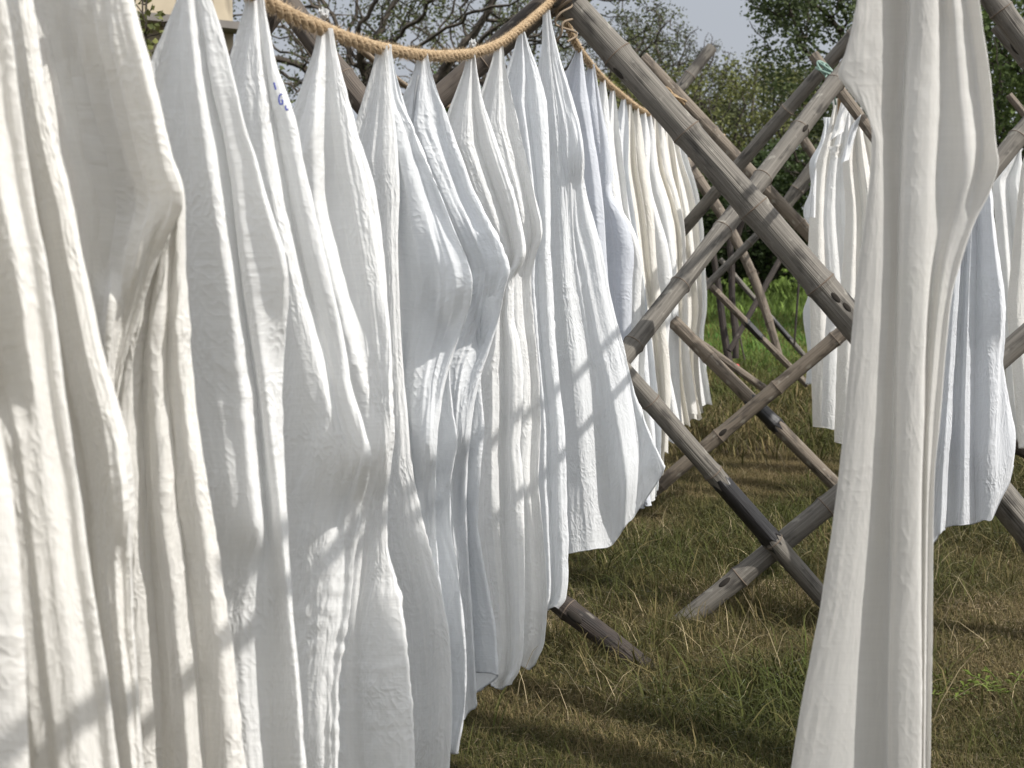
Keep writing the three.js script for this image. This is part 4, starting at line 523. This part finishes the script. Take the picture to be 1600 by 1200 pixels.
// ------------------------------------------------------------------ the tan house at the upper left
{
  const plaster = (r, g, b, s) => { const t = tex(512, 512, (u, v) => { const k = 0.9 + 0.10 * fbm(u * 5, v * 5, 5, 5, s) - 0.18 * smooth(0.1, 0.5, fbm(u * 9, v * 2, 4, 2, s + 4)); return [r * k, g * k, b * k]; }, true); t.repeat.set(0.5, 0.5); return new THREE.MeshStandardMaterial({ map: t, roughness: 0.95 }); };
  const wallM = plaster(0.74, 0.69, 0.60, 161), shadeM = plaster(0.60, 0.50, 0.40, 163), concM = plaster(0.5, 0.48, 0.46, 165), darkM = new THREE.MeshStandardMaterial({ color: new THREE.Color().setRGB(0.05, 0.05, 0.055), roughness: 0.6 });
  const corner = grd(373, 16), g = base('tan_house', corner); g.rotation.y = 0.62;                     // local +z faces the yard, +x runs to the near corner
  const box = (name, w, h, d, x, y, z, m) => { const b = new THREE.BoxGeometry(w, h, d); const p = b.attributes.position, uv = b.attributes.uv; for (let i = 0; i < p.count; i++) uv.setXY(i, p.getX(i) + p.getZ(i), p.getY(i)); b.translate(x, y, z); return part(name, b, m, g); };
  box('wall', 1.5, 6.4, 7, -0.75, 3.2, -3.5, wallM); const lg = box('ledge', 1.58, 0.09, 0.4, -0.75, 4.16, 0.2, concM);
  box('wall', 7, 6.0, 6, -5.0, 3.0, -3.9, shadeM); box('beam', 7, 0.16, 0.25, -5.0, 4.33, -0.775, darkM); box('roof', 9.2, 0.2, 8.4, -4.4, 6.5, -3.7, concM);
  box('vent', 0.09, 0.12, 0.03, -0.32, 3.86, 0.016, darkM); box('bracket', 0.05, 0.34, 0.12, -0.42, 4.0, 0.06, darkM);
  tag(g, 'tan plastered house with a concrete ledge behind the left sheets', 'house');
}

// ------------------------------------------------------------------ grass, straw, weeds
function bladeGeo(n, spread, h, w, curl, seed) {
  const rnd = rngOf(seed), pos = [], idx = [];
  for (let i = 0; i < n; i++) {
    const a = rnd() * 6.283, r = Math.sqrt(rnd()) * spread, x = Math.cos(a) * r, z = Math.sin(a) * r, f = rnd() * 6.283, hh = h * (0.45 + 0.75 * rnd()), cx = Math.cos(f), cz = Math.sin(f), c = curl * (0.2 + rnd()) * hh, ww = w * (0.7 + 0.6 * rnd()), o = pos.length / 3;
    for (const [t, k] of [[0, 1], [0.4, 0.85], [0.75, 0.55]]) { const b = c * t * t; pos.push(x + cx * b - cz * ww * k * 0.5, hh * (t - 0.12 * curl * t * t), z + cz * b + cx * ww * k * 0.5, x + cx * b + cz * ww * k * 0.5, hh * (t - 0.12 * curl * t * t), z + cz * b - cx * ww * k * 0.5); }
    pos.push(x + cx * c, hh * (1 - 0.25 * curl), z + cz * c); idx.push(o, o + 1, o + 2, o + 1, o + 3, o + 2, o + 2, o + 3, o + 4, o + 3, o + 5, o + 4, o + 4, o + 5, o + 6);
  }
  return geom(pos, idx);
}
const grassMat = new THREE.MeshPhysicalMaterial({ color: 0xffffff, roughness: 0.95, transmission: 0.3, thickness: 0, specularIntensity: 0.25, side: THREE.DoubleSide });
const strawMat = new THREE.MeshStandardMaterial({ color: 0xffffff, roughness: 0.85, side: THREE.DoubleSide });
const inv = fwdM.clone().invert();
function scatter(name, label, geo, mat, count, seed, place, colour, cat) {
  const rnd = rngOf(seed), mats = [], cols = []; let tries = 0;
  while (mats.length < count && tries++ < count * 6) { const q = place(rnd); if (!q) continue; mats.push(q.m); cols.push(colour(rnd, q)); }
  const im = new THREE.InstancedMesh(geo, mat, mats.length); mats.forEach((m, i) => { im.setMatrixAt(i, m); im.setColorAt(i, cols[i]); }); im.name = name; im.castShadow = im.receiveShadow = true; scene.add(im); return tag(im, label, cat ?? 'grass', null, 'stuff');
}
const dryness = (x, z) => clamp(0.5 + 0.9 * fbm(x * 0.55 + 11, z * 0.55 + 5, 3, 256, 6) + 0.35 * pn(x * 1.9, z * 1.9));
const spot = (d0, d1, x0, x1, pw, sMin, sMax, keep) => (rnd) => {
  const d = d0 + (d1 - d0) * Math.pow(rnd(), pw), px = lerp(x0, x1, rnd()), r = ray(px, 360), p = r.multiplyScalar(d / -r.clone().applyMatrix4(inv).z).add(EYE); const x = p.x, z = p.z, dry = dryness(x, z);
  if (keep && rnd() > keep(x, z, dry, d)) return null;
  const s = lerp(sMin, sMax, rnd()) * (0.75 + 0.5 * clamp(0.5 + fbm(x * 0.8 + 70, z * 0.8, 2, 256, 8))), m = new THREE.Matrix4().compose(new V3(x, groundH(x, z) * (1 - smooth(20, 60, Math.hypot(x, z))) - 0.005, z), new THREE.Quaternion().setFromEuler(new THREE.Euler((rnd() - 0.5) * 0.5, rnd() * 6.283, (rnd() - 0.5) * 0.5)), new V3(s * (0.9 + 0.3 * rnd()), s, s * (0.9 + 0.3 * rnd())));
  return { m, dry, x, z, d };
};
const C = (r, g, b) => new THREE.Color().setRGB(r, g, b), mix = (a, b, t) => C(lerp(a[0], b[0], t), lerp(a[1], b[1], t), lerp(a[2], b[2], t));
const gcol = (rnd, q) => { const t = clamp(q.dry * 0.95 + 0.04 + (rnd() - 0.5) * 0.75), k = 0.55 + 0.6 * rnd(), c = t < 0.5 ? mix([0.068, 0.082, 0.02], [0.115, 0.102, 0.038], t * 2) : mix([0.115, 0.102, 0.038], [0.27, 0.205, 0.105], t * 2 - 1); return c.multiplyScalar(k); };
const bare = (x, z) => smooth(0.1, 0.45, fbm(x * 0.7 + 31, z * 0.7 + 77, 3, 256, 12) + (z > -3.9 ? 0.25 : 0));
const clumpA = bladeGeo(12, 0.075, 0.062, 0.0025, 1.1, 5), clumpB = bladeGeo(9, 0.09, 0.10, 0.0034, 1.0, 6), clumpC = bladeGeo(14, 0.28, 0.20, 0.013, 0.7, 7), clumpT = bladeGeo(4, 0.05, 0.19, 0.0022, 1.0, 8);
scatter('short_grass', 'short tangled green and dry grass near the hems and poles', clumpA, grassMat, 150000, 21, spot(2.6, 8.5, 420, 1780, 0.75, 0.5, 1.2, (x, z) => 1 - 0.75 * bare(x, z)), gcol);
scatter('tall_grass', 'taller grass tufts around the bamboo feet', clumpB, grassMat, 7000, 22, spot(3.4, 11, 560, 1780, 0.7, 0.7, 1.5, (x, z, dry) => (1 - bare(x, z)) * smooth(0.62, 0.3, dry)), gcol);
scatter('meadow_grass', 'meadow grass between the second poles and the trees', clumpC, grassMat, 38000, 23, spot(8, 22, -100, 1800, 0.6, 0.45, 1.0), (rnd, q) => { const c = gcol(rnd, { dry: q.dry * 0.85 }); const s = smooth(10, 17, q.d); return C(lerp(c.r, 0.14 * (0.6 + 0.8 * rnd()), s * 0.75), lerp(c.g, 0.205 * (0.6 + 0.8 * rnd()), s * 0.75), lerp(c.b, 0.045, s * 0.75)); });
scatter('far_meadow', 'sunny bright green meadow in the distance', bladeGeo(10, 0.7, 0.34, 0.05, 0.5, 9), grassMat, 26000, 24, spot(20, 62, -100, 1900, 0.8, 0.5, 1.1), (rnd) => { const k = 0.6 + 0.8 * rnd(); return C(0.15 * k, 0.215 * k, 0.05 * k); });
{ // ranker grass left standing where the bamboo feet keep the scythe away
  const feet = [[1062, 972], [1095, 950], [1010, 1050], [985, 1030], [1285, 950], [1010, 792], [950, 1010], [1230, 930]].map(([x, y]) => { const r = ray(x, y); return r.multiplyScalar(-EYE.y / r.y).add(EYE); });
  scatter('foot_grass', 'rank grass tufts crowding the feet of the bamboo poles', bladeGeo(8, 0.05, 0.15, 0.0034, 0.9, 12), grassMat, 420, 29, (rnd) => { const f = feet[Math.floor(rnd() * feet.length)], a = rnd() * 6.283, q = 0.34 * Math.sqrt(rnd()), x = f.x + Math.cos(a) * q * 1.3, z = f.z + Math.sin(a) * q, k = 0.6 + 0.7 * rnd(); return { dry: dryness(x, z), m: new THREE.Matrix4().compose(new V3(x, groundH(x, z) - 0.005, z), new THREE.Quaternion().setFromEuler(new THREE.Euler((rnd() - 0.5) * 0.5, rnd() * 6.283, (rnd() - 0.5) * 0.5)), new V3(k, k, k)) }; }, gcol);
}
scatter('grass_stalks', 'pale dry seed stalks standing above the grass', clumpT, strawMat, 750, 25, spot(3.3, 12, 600, 1750, 0.7, 0.6, 1.3, (x, z) => 1 - 0.5 * bare(x, z)), (rnd) => { const k = 0.7 + 0.5 * rnd(); return C(0.36 * k, 0.29 * k, 0.17 * k); });
{
  const lit = new THREE.BufferGeometry(); lit.setAttribute('position', new THREE.Float32BufferAttribute([-0.03, 0, -0.0012, 0.006, 0.005, -0.0015, 0.036, 0.001, 0, 0.006, 0.005, 0.0015, -0.03, 0, 0.0012], 3)); lit.setIndex([0, 1, 3, 0, 3, 4, 1, 2, 3]); lit.computeVertexNormals();
  const sp = spot(2.6, 8, 560, 1780, 0.7, 0.4, 1.3, (x, z) => 0.25 + 0.75 * bare(x, z));
  scatter('straw_litter', 'scattered dry straw lying on the bare ground', lit, strawMat, 42000, 26, (rnd) => { const q = sp(rnd); if (q) q.m.setPosition(q.x, groundH(q.x, q.z) + 0.004 + 0.025 * rnd(), q.z); return q; }, (rnd) => { const k = 0.3 + 0.7 * rnd(); return C(0.34 * k, 0.26 * k, 0.15 * k); }, 'straw');
}
function weed(label, x, y, h, seed, col) {
  const rnd = rngOf(seed), r = ray(x, y), t = -EYE.y / r.y, p = r.multiplyScalar(t).add(EYE); p.y = groundH(p.x, p.z); const g = base('weed', p), st = [], pos = [], idx = [];
  for (let k = 0; k < 5; k++) { const a = rnd() * 6.28, pts = []; for (let i = 0; i <= 4; i++) pts.push(new V3(Math.cos(a) * 0.05 * i * i / 6, h * (0.6 + 0.4 * rnd() * 0.3) * i / 4, Math.sin(a) * 0.05 * i * i / 6)); const c = new THREE.CatmullRomCurve3(pts); st.push(new THREE.TubeGeometry(c, 10, 0.0022, 5));
    for (let i = 2; i < 11; i++) { const q = c.getPoint(i / 11), b = rnd() * 6.28, L = h * 0.28 * (0.6 + 0.6 * rnd()), dx = Math.cos(b), dz = Math.sin(b), o = pos.length / 3, w = L * 0.2; pos.push(q.x, q.y, q.z, q.x + dx * L * 0.5 - dz * w, q.y + L * 0.35, q.z + dz * L * 0.5 + dx * w, q.x + dx * L, q.y + L * 0.3, q.z + dz * L, q.x + dx * L * 0.5 + dz * w, q.y + L * 0.35, q.z + dz * L * 0.5 - dx * w); idx.push(o, o + 1, o + 2, o, o + 2, o + 3); } }
  const lm = new THREE.MeshPhysicalMaterial({ color: C(...col), roughness: 0.9, specularIntensity: 0.3, transmission: 0.3, thickness: 0, side: THREE.DoubleSide });
  part('stems', mergeGeometries(st), lm, g); part('leaves', geom(pos, idx), lm, g); return tag(g, label, 'weed', 'small weeds in the grass');
}
weed('bright green weed at the right edge beside the sunlit straw', 1572, 1100, 0.12, 3, [0.12, 0.16, 0.03]);
weed('small green weed right beside the lower edge of the foreground sheet', 1482, 1100, 0.10, 4, [0.13, 0.17, 0.03]);
weed('tiny green weed between the two at the edge of the bare patch', 1512, 1092, 0.08, 5, [0.12, 0.16, 0.03]);
weed('green leafy weed in the dark grass by the tarred pole foot', 1232, 1075, 0.10, 6, [0.08, 0.12, 0.025]);
{ // a red scrap caught at the foot of the dark post
  const s = new THREE.IcosahedronGeometry(0.045, 2), a = s.attributes.position; for (let i = 0; i < a.count; i++) { const q = new V3().fromBufferAttribute(a, i), k = 1 + 0.5 * pn(q.x * 40, q.y * 40 + q.z * 30); a.setXYZ(i, q.x * k * 1.1, q.y * k * 0.7, q.z * k); } s.computeVertexNormals();
  const m = new THREE.Mesh(s, new THREE.MeshStandardMaterial({ color: C(0.45, 0.05, 0.05), roughness: 0.8 })); m.name = 'red_rag'; m.position.copy(at(1146, 573, 10.8)); scene.add(tag(shade(m), 'small red rag at the foot of the dark post', 'rag'));
}

scene.traverse((o) => { if (o.isMesh) { o.castShadow = true; o.receiveShadow = true; } });
renderer.render(scene, camera);
